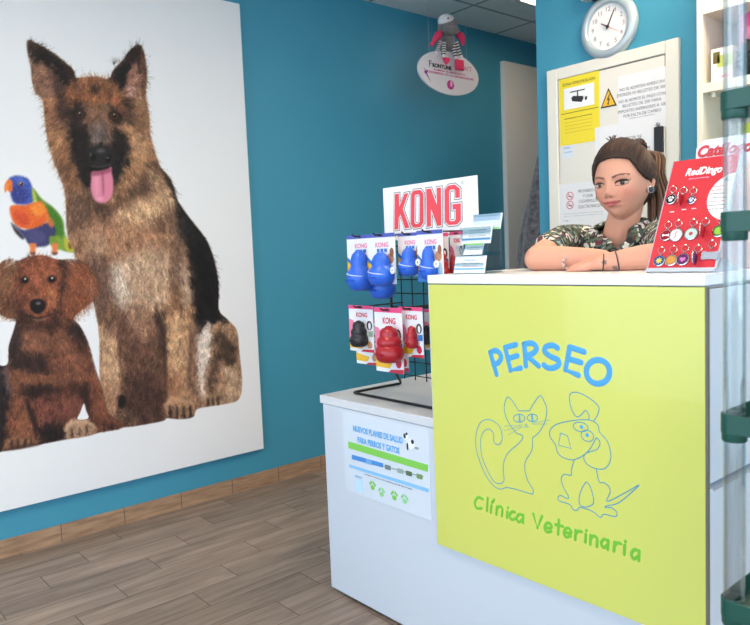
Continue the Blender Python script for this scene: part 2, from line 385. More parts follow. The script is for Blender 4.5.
# --- shepherd: silhouette, then colour patches, then fur, then crisp features
shep=[(27,43),(29,40),(36,43),(52,52),(66,63),(74,71),(77,78),(95,76.5),(109,79),(113,71),(123,60),(131,49.5),(139,45),(143.5,50),(146,64),(147,78),(146,96),(149,115),(150,133),(155,152),(160,166),(171,180),(178,201),(189,217),(207,241),(216,267),(219,290),(219,310),(228,320),(237,331),(239.5,354),(242,381),(239,399),(225,404),(203,407.5),(196,410),(193,417),(180,419),(166,418),(163,421),(128,427),(112,424),(104,405),(100,376),(99.5,340),(97,318),(92,296),(84,275),(72,248),(67,230),(66,205),(64,188),(58,172),(50,150),(46,128),(43,101),(36,93),(32,80),(31,68),(28,55)]
SM=mask_of(shep)
fill(shep,(146,104,74),.5)
def sp(p,c,s=2.5,a=1.0): fill(p,c,s,a,clip=SM)
# ears
sp([(27,43),(36,43),(52,52),(66,63),(75,71),(78,80),(70,96),(62,92),(46,66),(32,64)],(58,42,36),1.2)
sp([(34,52),(46,54),(60,66),(70,80),(64,88),(50,68),(34,60)],(34,28,28),1.5)
sp([(32,66),(46,64),(60,80),(64,96),(54,106),(44,102),(36,90)],(140,98,78),2); sp([(48,66),(60,78),(62,92),(54,88)],(100,70,58),2)
sp([(42,98),(58,100),(58,124),(50,140),(46,124)],(158,106,74),2)
sp([(109,79),(113,71),(123,60),(131,49),(139,45),(143,50),(146,64),(147,80),(140,84),(132,68),(124,90),(116,96)],(52,40,38),1.2)
sp([(113,78),(122,68),(130,62),(127,76),(120,92),(115,92)],(32,30,32),1.5)
sp([(128,74),(136,66),(140,80),(138,96),(128,96),(124,92)],(160,110,92),1.8); sp([(127,88),(133,84),(133,96),(127,96)],(205,150,140),1.5)
sp([(140,50),(144,54),(146,74),(146,94),(141,90),(141,70)],(120,80,60),1.2)
# head
sp([(72,84),(95,77),(112,82),(124,98),(128,112),(112,108),(96,104),(80,106),(66,112),(62,98)],(150,94,60),3)
sp([(72,100),(90,97),(96,102),(80,104)],(176,98,58),2,.8); sp([(100,100),(118,98),(120,104),(104,104)],(176,98,58),2,.8)
sp([(92,84),(99,85),(98,97),(93,96)],(58,44,38),1.6,.85); sp([(76,86),(84,84),(82,96),(74,96)],(110,74,56),2,.6); sp([(106,84),(112,86),(112,96),(106,94)],(105,72,56),2,.6)
sp([(60,92),(68,96),(68,122),(62,126),(56,116)],(66,46,38),2.5,.85); sp([(122,96),(130,102),(134,122),(142,130),(148,134),(136,128),(126,116)],(60,44,38),2,.75)
sp([(66,108),(76,103),(88,108),(90,116),(84,124),(70,122)],(52,38,34),2); sp([(107,111),(114,107),(124,112),(124,122),(114,126),(107,120)],(52,38,34),2)
sp([(84,112),(96,106),(108,110),(111,130),(108,148),(94,148),(88,130)],(130,92,70),2.5)
sp([(90,124),(98,120),(106,122),(110,140),(108,150),(92,150),(90,138)],(104,84,76),2.5); sp([(94,128),(102,127),(104,142),(95,142)],(128,112,104),2,.7)
sp([(69,124),(82,124),(90,134),(92,150),(92,166),(94,184),(84,186),(76,172),(71,150)],(38,30,30),2)
sp([(112,132),(120,130),(128,140),(128,156),(122,172),(114,186),(111,178),(112,160)],(36,30,30),2)
sp([(88,148),(114,148),(115,168),(110,172),(92,172),(88,164)],(40,34,34),1.5)
sp([(124,124),(136,130),(146,140),(150,156),(140,170),(128,180),(122,176),(130,158),(130,142)],(180,128,88),3); sp([(134,134),(144,142),(142,160),(134,158)],(202,152,112),3,.7)
sp([(52,132),(66,128),(70,150),(76,176),(84,192),(74,192),(62,172),(52,150)],(152,102,68),3); sp([(54,130),(62,132),(64,146),(56,146)],(176,122,84),2.5,.8); sp([(60,158),(68,162),(74,180),(66,180)],(92,62,46),2.5,.7)
# chest ruff
sp([(66,190),(90,200),(110,206),(140,192),(160,172),(176,196),(180,226),(178,260),(160,278),(120,290),(96,288),(76,250),(66,216)],(156,112,82),4)
sp([(70,196),(84,198),(90,216),(80,232),(70,226)],(98,72,58),4,.9); sp([(86,196),(116,204),(126,196),(112,214),(94,212)],(84,60,48),3.5,.85); sp([(128,190),(150,166),(158,172),(150,188),(134,204)],(92,68,54),3.5,.85)
sp([(116,212),(150,196),(168,186),(172,202),(150,222),(126,232)],(204,158,118),4,.9); sp([(146,168),(160,178),(170,196),(160,200)],(190,150,112),3,.8)
sp([(92,222),(124,218),(150,224),(160,240),(130,252),(100,254),(90,240)],(172,122,90),4,.8); sp([(96,216),(114,218),(104,228)],(116,84,66),3,.7); sp([(150,220),(170,210),(174,222),(158,232)],(116,84,66),3,.7)
sp([(92,234),(104,236),(104,250),(94,252)],(200,160,130),3.5,.8)
sp([(112,262),(138,248),(166,246),(172,270),(166,300),(146,318),(126,310),(110,288)],(196,158,128),4,.85); sp([(110,266),(122,264),(130,300),(120,310),(110,290)],(206,184,166),3.5,.8)
sp([(84,262),(104,256),(112,280),(110,310),(98,316),(92,296)],(104,76,66),4,.8); sp([(172,222),(186,250),(190,270),(178,290),(170,268),(174,246)],(120,92,74),3,.8); sp([(178,262),(188,268),(192,300),(184,306)],(204,172,144),2.5,.7)
# black saddle
sp([(158,163),(171,179),(180,201),(191,217),(209,241),(218,267),(221,290),(221,312),(230,322),(214,326),(200,330),(193,326),(194,301),(191,274),(188,250),(180,234),(176,212),(168,184)],(34,31,32),1.6); sp([(192,240),(206,256),(212,290),(204,300),(196,270)],(24,22,24),3,.8)
sp([(176,206),(182,216),(186,236),(180,240),(175,226)],(70,58,52),2,.7)
# belly hair and legs
sp([(118,310),(144,316),(160,312),(164,360),(166,400),(162,420),(126,424),(122,396),(120,350)],(106,72,56),3)
sp([(130,300),(150,306),(156,330),(140,340),(128,320)],(168,124,96),4,.8); sp([(120,378),(136,372),(160,384),(162,418),(128,424)],(78,52,44),4,.8); sp([(146,320),(156,330),(160,360),(152,366)],(130,92,70),3,.6)
sp([(97,318),(110,316),(118,334),(122,370),(124,398),(122,412),(110,416),(104,404),(100,376),(99.5,340)],(188,140,104),1.8); sp([(102,330),(110,330),(114,370),(106,384)],(206,164,128),3,.7); sp([(104,392),(120,390),(124,412),(112,420)],(156,112,84),2.5,.7)
sp([(98,312),(114,316),(120,334),(112,332),(102,326)],(112,80,64),3,.8)
sp([(158,318),(176,310),(190,318),(192,336),(190,362),(189,384),(194,402),(168,404),(166,380),(164,350),(160,332)],(186,138,100),2); sp([(168,322),(182,320),(184,360),(174,366)],(204,158,118),3.5,.7); sp([(165,372),(178,376),(176,396),(167,398)],(150,100,70),2.5,.8); sp([(152,306),(164,312),(166,346),(162,360),(156,330)],(70,50,44),1.8,.8)
sp([(165,402),(178,398),(194,404),(196,412),(184,419),(168,418)],(176,130,96),1.3)
for x in (170,176.5,183.5,190): sp([(x-.8,408),(x+.8,408),(x+1.2,417),(x-.6,417)],(58,42,36),.6,.9)
sp([(190,326),(200,328),(198,360),(202,392),(196,406),(190,386)],(150,112,92),2.5,.7); sp([(197,340),(204,328),(213,326),(211,350),(206,372),(204,392),(200,392),(198,364)],(216,196,182),1.8)
sp([(212,326),(228,322),(236,332),(239,354),(241,381),(238,398),(226,403),(214,396),(206,390),(210,362),(214,342)],(182,138,104),2); sp([(216,334),(230,334),(237,348),(237,362),(226,364),(217,356)],(74,56,46),2.8,.9); sp([(216,352),(220,356),(214,386),(207,390),(211,366)],(72,52,44),2,.85); sp([(224,370),(236,368),(240,384),(236,398),(226,398)],(202,166,134),3,.8)
sp([(203,396),(212,392),(222,398),(223,404),(206,408)],(176,138,106),1.2)
for x in (208,213,218): sp([(x-.7,398),(x+.7,398),(x+1,405),(x-.6,405)],(60,44,38),.6,.8)
sp([(119,396),(126,398),(125,408),(118,408)],(40,28,26),1.2,.9); sp([(116,412),(134,408),(140,424),(120,424)],(104,76,60),2,.7)
flow=[(30,60,.3,-1),(45,60,.6,.5),(60,90,-.4,.8),(42,110,-.7,.7),(135,60,0,-1),(143,95,.5,.9),(95,82,0,-1),(80,95,-.3,-1),(110,95,.3,-1),(70,112,-1,.3),(126,112,1,.3),(98,135,0,.9),(80,150,-.5,1),(120,150,.6,1),(60,150,-.5,1),(142,150,.7,1),(70,185,-.3,1),(130,190,.4,1),(100,215,0,1),(155,185,.7,1),(76,235,-.1,1),(165,215,.4,1),(105,260,.1,1),(150,270,.1,1),(195,260,.5,1),(205,300,.3,1),(130,340,0,1),(140,400,0,1),(108,360,0,1),(178,360,.05,1),(204,350,-.1,1),(230,345,.4,1),(234,385,.1,1),(185,410,.2,1)]
rough(SM,1.5,4,.15,11); fur(SM,700,13,flow,.3,.42,6); fur(SM,1500,9,flow,.3,.45,4); fur(SM,9000,7,flow,.26,.7,2); fur(SM,7000,4.5,flow,.26,.7,2); fur(SM,2600,9,flow,.27,.7,2); fur(mask_of([(66,190),(160,170),(180,226),(160,330),(162,418),(128,424),(100,330),(70,250)])*SM,2200,11,flow,.28,.65,3)
def tidy(M,v0,r=1.0):
    global IMG
    B=boxblur(M,int(r*RS)); k=np.clip((.42-B)*4,0,1); k[:int((v0-V0)*RS)]=0; IMG=IMG*(1-k[...,None])+np.array([238,238,240],np.float32)*k[...,None]
tidy(np.maximum(SM,mask_of([(-40,255),(60,255),(98,290),(60,460),(-40,460)])),300)
for x,y0,y1 in ((170,406,417),(177,407,418.5),(184,407,418),(190.5,406,416)): fill([(x-.8,y0),(x+.6,y0),(x+1.4,y1),(x-.2,y1)],(44,32,30),.7,.85)
for x in (208,213,218.5): fill([(x-.6,398),(x+.6,398),(x+1,405),(x-.4,405)],(52,38,34),.6,.8)
fill([(165,402),(178,398),(194,403),(193,405),(178,401),(167,405)],(214,170,130),1.2,.6); fill([(158,318),(161,318),(167,350),(167,398),(164,398),(163,352)],(62,44,38),1.0,.6); fill([(190,330),(193,338),(191,366),(190,390),(188,386),(189,350)],(96,70,60),1.0,.6); fill([(117,334),(120,336),(125,396),(121,394),(119,360)],(72,50,42),1.0,.5)
fill([(168,417),(181,419.5),(194,415),(193,418),(181,421),(168,419.5)],(60,46,42),.7,.6); fill([(120,395),(126,398),(124,408),(118,407)],(36,26,25),.9,.85)
# eyes, nose, mouth, tongue
for (x,y) in ((80,114.3),(114.6,115.8)):
    spot(x,y,6.2,4.2,(28,22,22),1.0,.9); spot(x,y+.3,4.0,3.3,(92,54,32),.5); spot(x,y+.1,2.1,2.1,(14,10,10),.3); spot(x-.2,y-1.1,.75,.75,(235,232,228),.2)
fill([(88,150),(94,147),(102,146),(109,147),(113,152),(112,161),(106,165),(97,165),(90,161)],(42,38,40),.7); fill([(92,154),(96,157),(94,161),(91,159)],(12,10,12),.5); fill([(106,158),(111,155),(110,161),(107,163)],(12,10,12),.5)
spot(101,151,4.5,2,(112,106,106),1.2,.8); spot(91,155,.6,2.2,(130,125,124),.4,.7); spot(108,158,2,.6,(150,145,145),.4,.7)
fill([(90,166),(101,167.5),(112,165),(114,172),(110,176),(94,176),(90,172)],(16,12,13),.8); fill([(91,165.5),(101,166.5),(111,164),(111,165.5),(101,168),(91,167)],(92,84,82),.5,.7)
fill([(92,172),(101,171),(108,169),(111.5,166.5),(112,172),(113.2,181),(112.8,193),(109,200.5),(103.5,203.2),(97,202),(92.5,196.5),(90.8,186),(91.5,177)],(222,128,156),.6)
fill([(102,172),(103.5,172),(104.3,190),(103.4,196),(102.6,190)],(178,84,112),.8,.9); fill([(94,178),(99,176),(99,194),(96,196)],(236,158,180),1.5,.7); spot(100,199,3.5,1.6,(238,176,192),.9,.7); fill([(92,172),(101,171),(111,168),(111,172),(101,175),(92,176)],(150,66,90),1,.7)
for i in range(10):
    a=-2.6+i*.22; x,y=113.5,64; fill([(x,y),(x+math.cos(a)*9+.3,y+math.sin(a)*9),(x+.8,y+.8)],(70,50,44),.3,.55,sm=False)

# --- lorikeet
fill([(33,188),(42,199),(54,208),(63,220),(65,234),(72,248),(74,252),(62,250),(54,236),(48,220),(38,204)],(96,140,50),.5)
fill([(46,206),(54,210),(62,222),(63,236),(56,240),(50,222)],(70,120,40),1); fill([(52,238),(60,236),(66,246),(64,250),(54,248)],(122,158,60),.8); fill([(64,236),(72,246),(74,252),(66,250)],(190,180,60),.6); fill([(69,242),(72,249),(69,248)],(110,70,40),.5)
fill([(11,222),(16,228),(24,237),(22,239),(15,232)],(52,44,50),.5); fill([(14,224),(24,230),(40,225),(50,222),(56,231),(50,244),(38,247),(29,244),(25,238),(18,230)],(62,62,104),.7); fill([(26,232),(40,230),(46,240),(34,244)],(84,82,128),1.2,.7); fill([(50,236),(56,238),(56,246),(50,244)],(120,150,50),.8)
fill([(11,206),(24,205),(36,202),(42,202),(48,212),(48.5,220),(38,227),(26,229),(16,225),(11,216)],(228,102,46),.7); fill([(30,206),(42,203),(46,212),(36,216)],(244,150,60),1.5,.8); fill([(13,214),(22,212),(30,220),(22,226)],(206,72,48),1.5,.7); fill([(46,214),(54,222),(52,228),(47,222)],(226,120,60),.8,.8)
fill([(9,180),(12,177),(17,175.6),(27,178),(32,186),(35,197),(33,202),(25,204.5),(15,203),(11,196)],(66,86,168),.5); fill([(12,188),(22,186),(28,196),(22,203),(14,201)],(52,58,122),1.2,.8); fill([(14,178),(22,178),(28,184),(20,182)],(88,116,200),1,.8); fill([(32,188),(35,192),(36,201),(33,201)],(176,190,70),.5)
for i in range(34): spot(13+RNG.uniform(0,17),187+RNG.uniform(0,15),.6,.5,(110,132,206) if i%2 else (40,44,96),.2,.8)
fill([(4.6,187),(7,181),(10,179.5),(12.5,182),(12.5,190),(10,192),(7,190),(5.5,193)],(232,116,48),.4); fill([(5,187),(8,183),(9,186),(7,190),(5.5,192)],(244,150,80),.5,.8)
spot(21,183.8,3,1.7,(170,120,70),.3); spot(21.4,183.8,1.5,1.5,(20,12,14),.2); spot(21,183,.5,.4,(250,250,250),.1)
BM=mask_of([(9,180),(17,175),(27,178),(42,199),(63,220),(65,236),(50,246),(30,245),(14,226),(11,206)]); fur(BM,2600,2.0,[(20,190,.4,1),(30,215,.3,1),(58,225,.4,1),(40,240,.3,1)],.16,.5)
for x in (33.5,55.5): fill([(x-4,244),(x+3,244),(x+2,250),(x+2.5,254),(x-2,254.5),(x-4,253),(x-3,249)],(226,128,70),.6); fill([(x-3,252.5),(x+2,252.5),(x+1,255),(x-2.5,255)],(110,84,78),.4)

# --- dachshund
dach=[(18,261),(30,256.5),(45,256),(58,260),(70,259.5),(83,262),(94,275),(99,290),(95,299),(86,306),(74,318),(80,326),(88,342),(96,370),(102,388),(107,410),(112,417),(124,424),(120,429),(100,432.5),(88,436),(66,439.5),(38,445),(20,449),(2,451.5),(-36,458),(-40,420),(-38,372),(-20,360),(6,366),(9,346),(14,330),(16,320),(8,318),(-2,312),(-9,298),(-8,280),(0,264),(10,259)]
DM=mask_of(dach); gap=mask_of([(84,402),(86.5,410),(89,419),(77,420),(80,412)]); DM=DM*(1-gap)
fill(dach,(104,62,44),.5)
def dp(p,c,s=2.2,a=1.0): fill(p,c,s,a,clip=DM)
dp([(-40,372),(-20,362),(6,366),(10,400),(8,424),(4,450),(-36,458)],(42,32,32),2.5); dp([(2,372),(9,368),(10,392),(6,390)],(120,92,96),2,.7)
dp([(18,261),(4,260),(-6,276),(-7,296),(0,312),(14,319),(18,300),(15,280)],(122,76,50),1.8); dp([(4,264),(12,262),(12,290),(4,296),(0,280)],(150,102,68),2.5,.7); dp([(4,284),(14,290),(17,312),(8,312)],(92,54,38),2.5,.8)
dp([(60,262),(72,260),(86,264),(95,277),(98,290),(88,305),(74,318),(60,316),(58,298),(60,280)],(132,74,48),1.8); dp([(64,268),(78,268),(90,282),(84,300),(72,304)],(150,84,54),3,.7); dp([(58,262),(64,262),(66,280),(60,300),(56,312),(56,280)],(58,36,30),2,.85); dp([(88,272),(96,284),(92,298),(86,290)],(168,108,76),2,.7)
dp([(20,266),(30,258),(46,257),(57,264),(60,280),(58,298),(52,312),(40,320),(26,316),(18,300),(16,280)],(144,78,50),1.8)
dp([(24,272),(36,268),(50,270),(46,284),(38,290),(30,284)],(166,92,60),3,.7); dp([(17,272),(22,268),(21,284),(26,302),(20,302),(17,288)],(96,54,38),2,.8); dp([(48,286),(56,288),(54,302),(46,300)],(190,116,72),2.5,.7); dp([(30,290),(40,286),(46,300),(28,300)],(126,72,50),2,.6)
dp([(20,304),(30,316),(44,322),(54,314),(60,318),(58,330),(40,336),(22,330),(16,316)],(66,40,32),2.5,.85)
dp([(16,326),(24,330),(22,352),(10,350),(9,342)],(56,42,38),2.2); dp([(70,318),(80,326),(88,344),(84,346),(70,334)],(54,38,34),2.2)
dp([(22,328),(50,332),(68,336),(70,350),(50,354),(24,352)],(146,92,66),3.5,.8)
dp([(9,352),(24,352),(44,356),(50,366),(40,376),(20,370),(9,366)],(52,36,32),2.5,.85); dp([(50,350),(74,346),(88,366),(80,380),(58,376)],(128,78,56),3.5,.8); dp([(12,372),(40,372),(56,376),(54,388),(30,388),(12,386)],(140,86,58),3,.8)
dp([(24,386),(54,386),(60,398),(44,402),(26,400)],(48,32,30),2.2,.85); dp([(66,388),(82,386),(84,402),(74,396)],(70,44,38),2.2,.8)
dp([(30,402),(60,394),(80,396),(80,412),(70,424),(50,430),(34,424)],(122,68,54),3); dp([(34,424),(64,424),(66,438),(40,443)],(44,30,30),2)
dp([(10,398),(26,398),(34,412),(37,428),(38,444),(6,449),(8,430)],(128,76,52),2.2); dp([(16,406),(28,412),(30,430),(20,432)],(154,94,62),3,.7); dp([(24,398),(30,404),(37,424),(34,426)],(58,36,32),1.6,.8); dp([(8,436),(30,434),(38,444),(6,449)],(138,92,66),2)
dp([(84,372),(98,376),(106,404),(110,416),(96,420),(88,404),(84,390)],(130,76,54),2.5); dp([(92,420),(112,417),(124,424),(118,429),(98,432)],(112,66,48),1.8); dp([(80,384),(88,388),(90,416),(86,408)],(52,34,32),1.6,.8)
dp([(64,430),(68,422),(82,419.5),(94,424),(96,432),(80,437),(66,438)],(186,142,110),1.3)
for x,y in ((72,433),(80,431),(12,444),(18,444),(25,443),(104,428),(112,426)): dp([(x-.6,y-4),(x+.6,y-4),(x+1,y+4),(x-.6,y+4)],(62,42,36),.7,.75)
dfl=[(8,275,-.3,1),(4,305,-.2,1),(80,275,.7,.8),(88,295,.1,1),(66,300,.2,1),(38,265,0,-1),(30,280,-.2,.4),(46,280,.2,.4),(38,300,0,.6),(38,325,0,1),(40,350,0,1),(15,345,-.2,1),(80,345,.3,1),(30,375,0,1),(70,370,.1,1),(20,420,0,1),(100,400,.2,1),(55,410,0,1),(110,424,.7,.3),(20,445,-.4,.4),(-10,400,-.3,1)]
rough(DM,1.4,4,.15,31); fur(DM,700,8,dfl,.3,.42,5); fur(DM,6000,4,dfl,.26,.7,2); fur(DM,3600,7,dfl,.28,.6,2); fur(mask_of([(60,262),(86,264),(98,290),(74,318),(60,316)]),1200,13,dfl,.34,.7,2); fur(mask_of([(18,261),(4,260),(-7,290),(14,319)]),900,11,dfl,.34,.7,2)
tidy(np.maximum(DM,SM),322)
for x,y in ((72,433),(79.5,431.5),(87,429.5),(12,444.5),(18,444),(25,442.5),(31,441),(104,428),(112,426.5)): fill([(x-.6,y-4),(x+.5,y-4),(x+1,y+3.4),(x-.4,y+3.4)],(48,32,28),.6,.8)
fill([(64,431),(68,423),(82,420),(94,425),(93,427),(82,423),(70,426),(66,432)],(214,176,142),1.0,.6); fill([(26,398),(31,406),(38,426),(36,440),(33,426),(27,408)],(44,28,26),1.0,.7); fill([(8,448),(38,443),(38,446),(8,451)],(60,40,36),.7,.6)
for (x,y) in ((25,280.2),(52,279.4)):
    spot(x,y,4.6,3.6,(54,30,24),.9,.85); spot(x,y,3.1,2.9,(24,14,14),.3); spot(x+.4,y-1.2,1.0,.9,(244,244,246),.2)
fill([(30,303),(34,299.5),(41,299.5),(45.5,303),(45,309),(40,313.5),(35,313.5),(31,309)],(32,25,27),.6); spot(38.5,303.5,2.6,1.6,(126,118,120),.8,.85)
fill([(31,317),(39,319),(48,317),(47,318.5),(40,321.5),(33,319.5)],(150,112,98),.7,.6); fill([(26,314.5),(38,317.5),(52,314),(52,315.2),(38,319),(26,316)],(44,26,24),.5,.9)

MM=boxblur(np.maximum(SM,DM),2)[...,None]; IMG=IMG*(1-MM)+(lambda D:D*.82+D.mean(-1,keepdims=True)*.18)(np.clip(IMG/150,0,2)**1.12*149)*MM
# --- the canvas: stretched panel with the picture printed on its face
PX=.032; PY0,PY1,PZ0,PZ1=-.02,1.923,.2015,2.445
NY,NZ=560,640
ys=np.linspace(PY0,PY1,NY); zs=np.linspace(PZ0,PZ1,NZ); gy,gz=np.meshgrid(ys,zs)
P3=np.stack([np.full_like(gy,PX),gy,gz],-1).reshape(-1,3); dP=P3-np.array(CAM)
zc=dP@np.array(FW); pu=375+FPX*(dP@np.array(CR))/zc; pv=312.5-FPX*(dP@np.array(CU))/zc
xi=(pu-U0)*RS; yi=(pv-V0)*RS; ok=(xi>1)&(xi<IW-2)&(yi>1)&(yi<IH-2)&(zc>.2)
cl=np.ones((len(P3),3),np.float32)*np.array([238,238,240],np.float32)
x0=np.clip(xi,0,IW-2); y0=np.clip(yi,0,IH-2); xa=x0.astype(int); ya=y0.astype(int); fx=(x0-xa)[:,None]; fy=(y0-ya)[:,None]
sam=(IMG[ya,xa]*(1-fx)+IMG[ya,xa+1]*fx)*(1-fy)+(IMG[ya+1,xa]*(1-fx)+IMG[ya+1,xa+1]*fx)*fy
cl[ok]=sam[ok]; q=cl/255; cl=np.where(q<=.04045,q/12.92,((q+.055)/1.055)**2.4)
idx=np.arange(NY*NZ).reshape(NZ,NY); F=np.stack([idx[:-1,:-1],idx[:-1,1:],idx[1:,1:],idx[1:,:-1]],-1).reshape(-1,4)
nb=len(P3); back=[(0.004,PY0,PZ0),(0.004,PY1,PZ0),(0.004,PY1,PZ1),(0.004,PY0,PZ1)]
b0=list(idx[0]); b1=list(idx[:,-1]); b2=list(idx[-1][::-1]); b3=list(idx[::-1,0])
faces=F.tolist()+[[nb,nb+1]+[int(i) for i in b0[::-1]],[nb+1,nb+2]+[int(i) for i in b1[::-1]],[nb+2,nb+3]+[int(i) for i in b2[::-1]],[nb+3,nb]+[int(i) for i in b3[::-1]],[nb+3,nb+2,nb+1,nb]]
me=bpy.data.meshes.new('canvas_picture'); me.from_pydata([tuple(p) for p in P3.tolist()]+back,[],faces)
a=me.color_attributes.new('Col','FLOAT_COLOR','POINT'); full=np.ones((nb+4,4),np.float32); full[:nb,:3]=cl; full[nb:,:3]=S(238,238,240)[:3]; a.data.foreach_set('color',full.ravel())
me.materials.append(mat('printed_canvas',rough=.6,vcol=True,spec=.25)); me.update()
link('canvas_picture',me,None,(0,.95,.2)); tag(bpy.data.objects['canvas_picture'],'large white canvas print of two dogs and a parrot on the teal wall','picture')
# ---------------------------------------------------------------- low desk cabinet
DARK=mat('shadow_gap_dark',(48,46,44),.7)
GREY=mat('grey_laminate_edge',(150,150,152),.4)
CF=1.46
lc=thing('desk_cabinet','low white desk cabinet carrying the wire toy rack, left of the lime panel','cabinet',(1.85,1.7,0))
L_=[(1.222,CF+.012),(2.53,CF+.012),(2.53,1.84),(1.80,1.84),(1.80,2.10),(1.222,2.10)]
MB().slab([(x,y,.676) for x,y in L_],(0,0,-.66)).build('cabinet_body',WHITE,lc)
MB().box((1.212,CF,.013),(2.560,CF+.012,.6755)).build('front_board',WHITE,lc,.0015)
MB().slab([(x,y,.705) for x,y in [(1.197,CF-.002),(1.7605,CF-.002),(1.7605,1.84),(1.80,1.84),(1.80,2.11),(1.197,2.11)]],(0,0,-.028)).build('desk_top',mat('pale_grey_top',(214,214,217),.3),lc,.0015)
MB().box((1.2115,CF+.002,.6758),(1.7605,CF+.02,.6768)).build('shadow_gap',DARK,lc)  # solid dark strip standing in for the shade under the desk top
MB().box((2.531,CF+.012,.018),(2.5592,1.84,.668)).build('side_board',WHITE,lc,.001)
for x,y in ((1.32,1.53),(1.44,1.545),(2.45,1.53),(1.3,2.05),(2.45,1.78)):
    MB().lathe([(.018,0),(.018,.006),(.011,.009),(.011,.016)],(x,y,0)).build('adjustable_foot',mat('clear_grey_plastic',(170,172,176),.3),lc,smooth=True)

# ---------------------------------------------------------------- reception counter standing on the cabinet
rc=thing('reception_counter','tall white reception counter with a lime green clinic sign panel','counter',(2.15,1.65,.705))
MB().box((1.802,1.463,.677),(2.540,1.838,1.096)).box((1.772,1.463,.706),(1.802,1.838,1.096)).build('counter_body',WHITE,rc,.001)
MB().box((2.540,1.462,.688),(2.5592,1.85,1.092)).build('side_panel',WHITE,rc,.001)
MB().box((1.7605,1.45,1.0995),(2.554,1.86,1.1235)).build('countertop',mat('white_counter_top',(240,240,242),.25),rc,.0012)
MB().box((1.768,1.462,1.094),(2.552,1.85,1.101)).build('trim_line',GREY,rc)
PYF=1.448
fp=MB().box((1.766,PYF,.334),(2.5545,PYF+.0118,1.0965)).build('front_panel',mat('lime_green_gloss',(213,214,106),.22,spec=.5,coat=.3),rc,.0015); fp['label']='glossy lime green panel printed with the clinic logo'
MB().box((1.7635,PYF+.001,.334),(1.7655,PYF+.0117,1.0965)).build('panel_edge',WHITE,rc)
MB().box((2.5548,PYF+.002,.32),(2.5588,PYF+.0117,1.0965)).build('edge_trim',mat('dark_taupe_edge',(112,104,92),.5),rc)
def PP(u,v): p=at(u,v,'y',PYF); return (p.x,p.z)
def PQ(pts,u0,v0,k): return [PP(u0+x/k,v0+y/k) for x,y in pts]
LB=mat('logo_blue',(74,160,214),.4); LO=mat('outline_blue',(72,146,176),.4); LG=mat('logo_green',(116,190,52),.4)
O0=(0,PYF,0)
def sm(p,n=5): return [(q.x,q.y) for q in smooth_path(p,n)]
k=4.6875
perseo=[[(95,105),(125,208)],sm([(95,105),(120,96),(141,110),(146,132),(132,154),(110,162)]),[(216,68),(165,82)],[(165,82),(190,188),(238,178)],[(178,134),(222,120)],
 [(255,66),(262,168)],sm([(255,66),(290,62),(312,82),(300,106),(262,122)]),[(268,122),(322,168)],sm([(410,84),(388,72),(358,78),(350,100),(378,124),(412,140),(416,162),(390,178),(362,176),(344,162)]),
 [(535,102),(468,80)],[(468,80),(448,186),(508,212)],[(458,134),(520,152)],[(600+55*math.cos(t*PI/12),196+56*math.sin(t*PI/12)) for t in range(25)]]
strokes('clinic_name',[PQ(p,470,330,k) for p in perseo],.0074,O0,XB,ZU,LB,fp)
k=3.75
cv=[sm([(85,34),(68,27),(56,46),(62,67),(80,68)]),[(104,30),(101,78)],[(128,36),(120,47)],[(118,58),(115,85)],[(139,62),(136,92)],sm([(137,72),(148,61),(159,70),(157,98)]),[(180,66),(180,68)],[(178,80),(176,104)],
 sm([(206,83),(194,82),(186,97),(193,110),(206,108)]),sm([(236,95),(222,91),(212,105),(220,120),(234,110)]),[(237,93),(236,123)],[(275,90),(290,142),(308,98)],sm([(320,141),(343,141),(338,126),(326,124),(317,140),(325,157),(342,154)]),
 [(371,112),(368,166)],[(358,130),(386,136)],sm([(392,159),(416,161),(411,146),(400,143),(390,158),(397,175),(415,172)]),[(434,150),(432,186)],sm([(433,165),(443,154),(456,156)]),[(474,151),(474,153)],[(472,166),(470,196)],
 [(490,170),(488,204)],sm([(489,183),(501,172),(514,182),(513,212)]),sm([(553,190),(540,184),(530,199),(538,215),(552,206)]),[(556,188),(554,223)],[(580,195),(577,229)],sm([(579,210),(589,198),(603,201)]),[(620,192),(620,194)],[(618,207),(616,241)],
 sm([(668,228),(655,223),(643,239),(651,258),(666,250)]),[(672,228),(670,265)]]
strokes('tagline',[PQ(p,460,490,k) for p in cv[:10]],.0040,O0,XB,ZU,LG,fp); strokes('tagline',[PQ(p,460,490,k) for p in cv[10:]],.0040,O0,XB,ZU,LG,fp)
k=4.41; Q=lambda p:PQ(p,470,390,k)
cat=[sm([(215,92),(200,68),(182,42),(165,32),(153,60),(152,95),(165,132),(185,165),(205,190),(228,198),(232,214),(210,240),(170,275),(150,315),(147,360),(150,400),(130,413),(105,402),(75,350),(52,290),(47,225),(58,188),(80,172),(100,184),(105,205),(106,230),(122,242),(138,230),(142,200),(130,160),(105,138),(75,130),(45,145),(28,190),(26,250),(45,320),(75,385),(112,428),(140,437),(160,428)]),
 [(160,429),(200,437),(275,460)],sm([(275,460),(279,440),(256,402),(242,350),(246,312),(270,272),(276,240),(275,212)]),sm([(275,212),(308,182),(333,132),(338,82),(326,48),(310,25),(286,52),(262,92)]),[(262,92),(215,92)],
 [(248,150),(257,163),(240,163),(248,150)]]
for cx,cy,rx,ry in ((217,125,25,17),(275,123,23,16)): cat.append([(cx+rx*math.cos(t*PI/10),cy+ry*math.sin(t*PI/10)*(1 if math.sin(t*PI/10)>0 else 1.05)) for t in range(21)])
strokes('cat_drawing',[Q(p) for p in cat],.0013,O0,XB,ZU,LO,fp)
strokes('cat_pupil',[Q([(218,112),(219,138)])],.0027,O0,XB,ZU,LB,fp); strokes('cat_pupil',[Q([(273,110),(275,137)])],.0027,O0,XB,ZU,LB,fp)

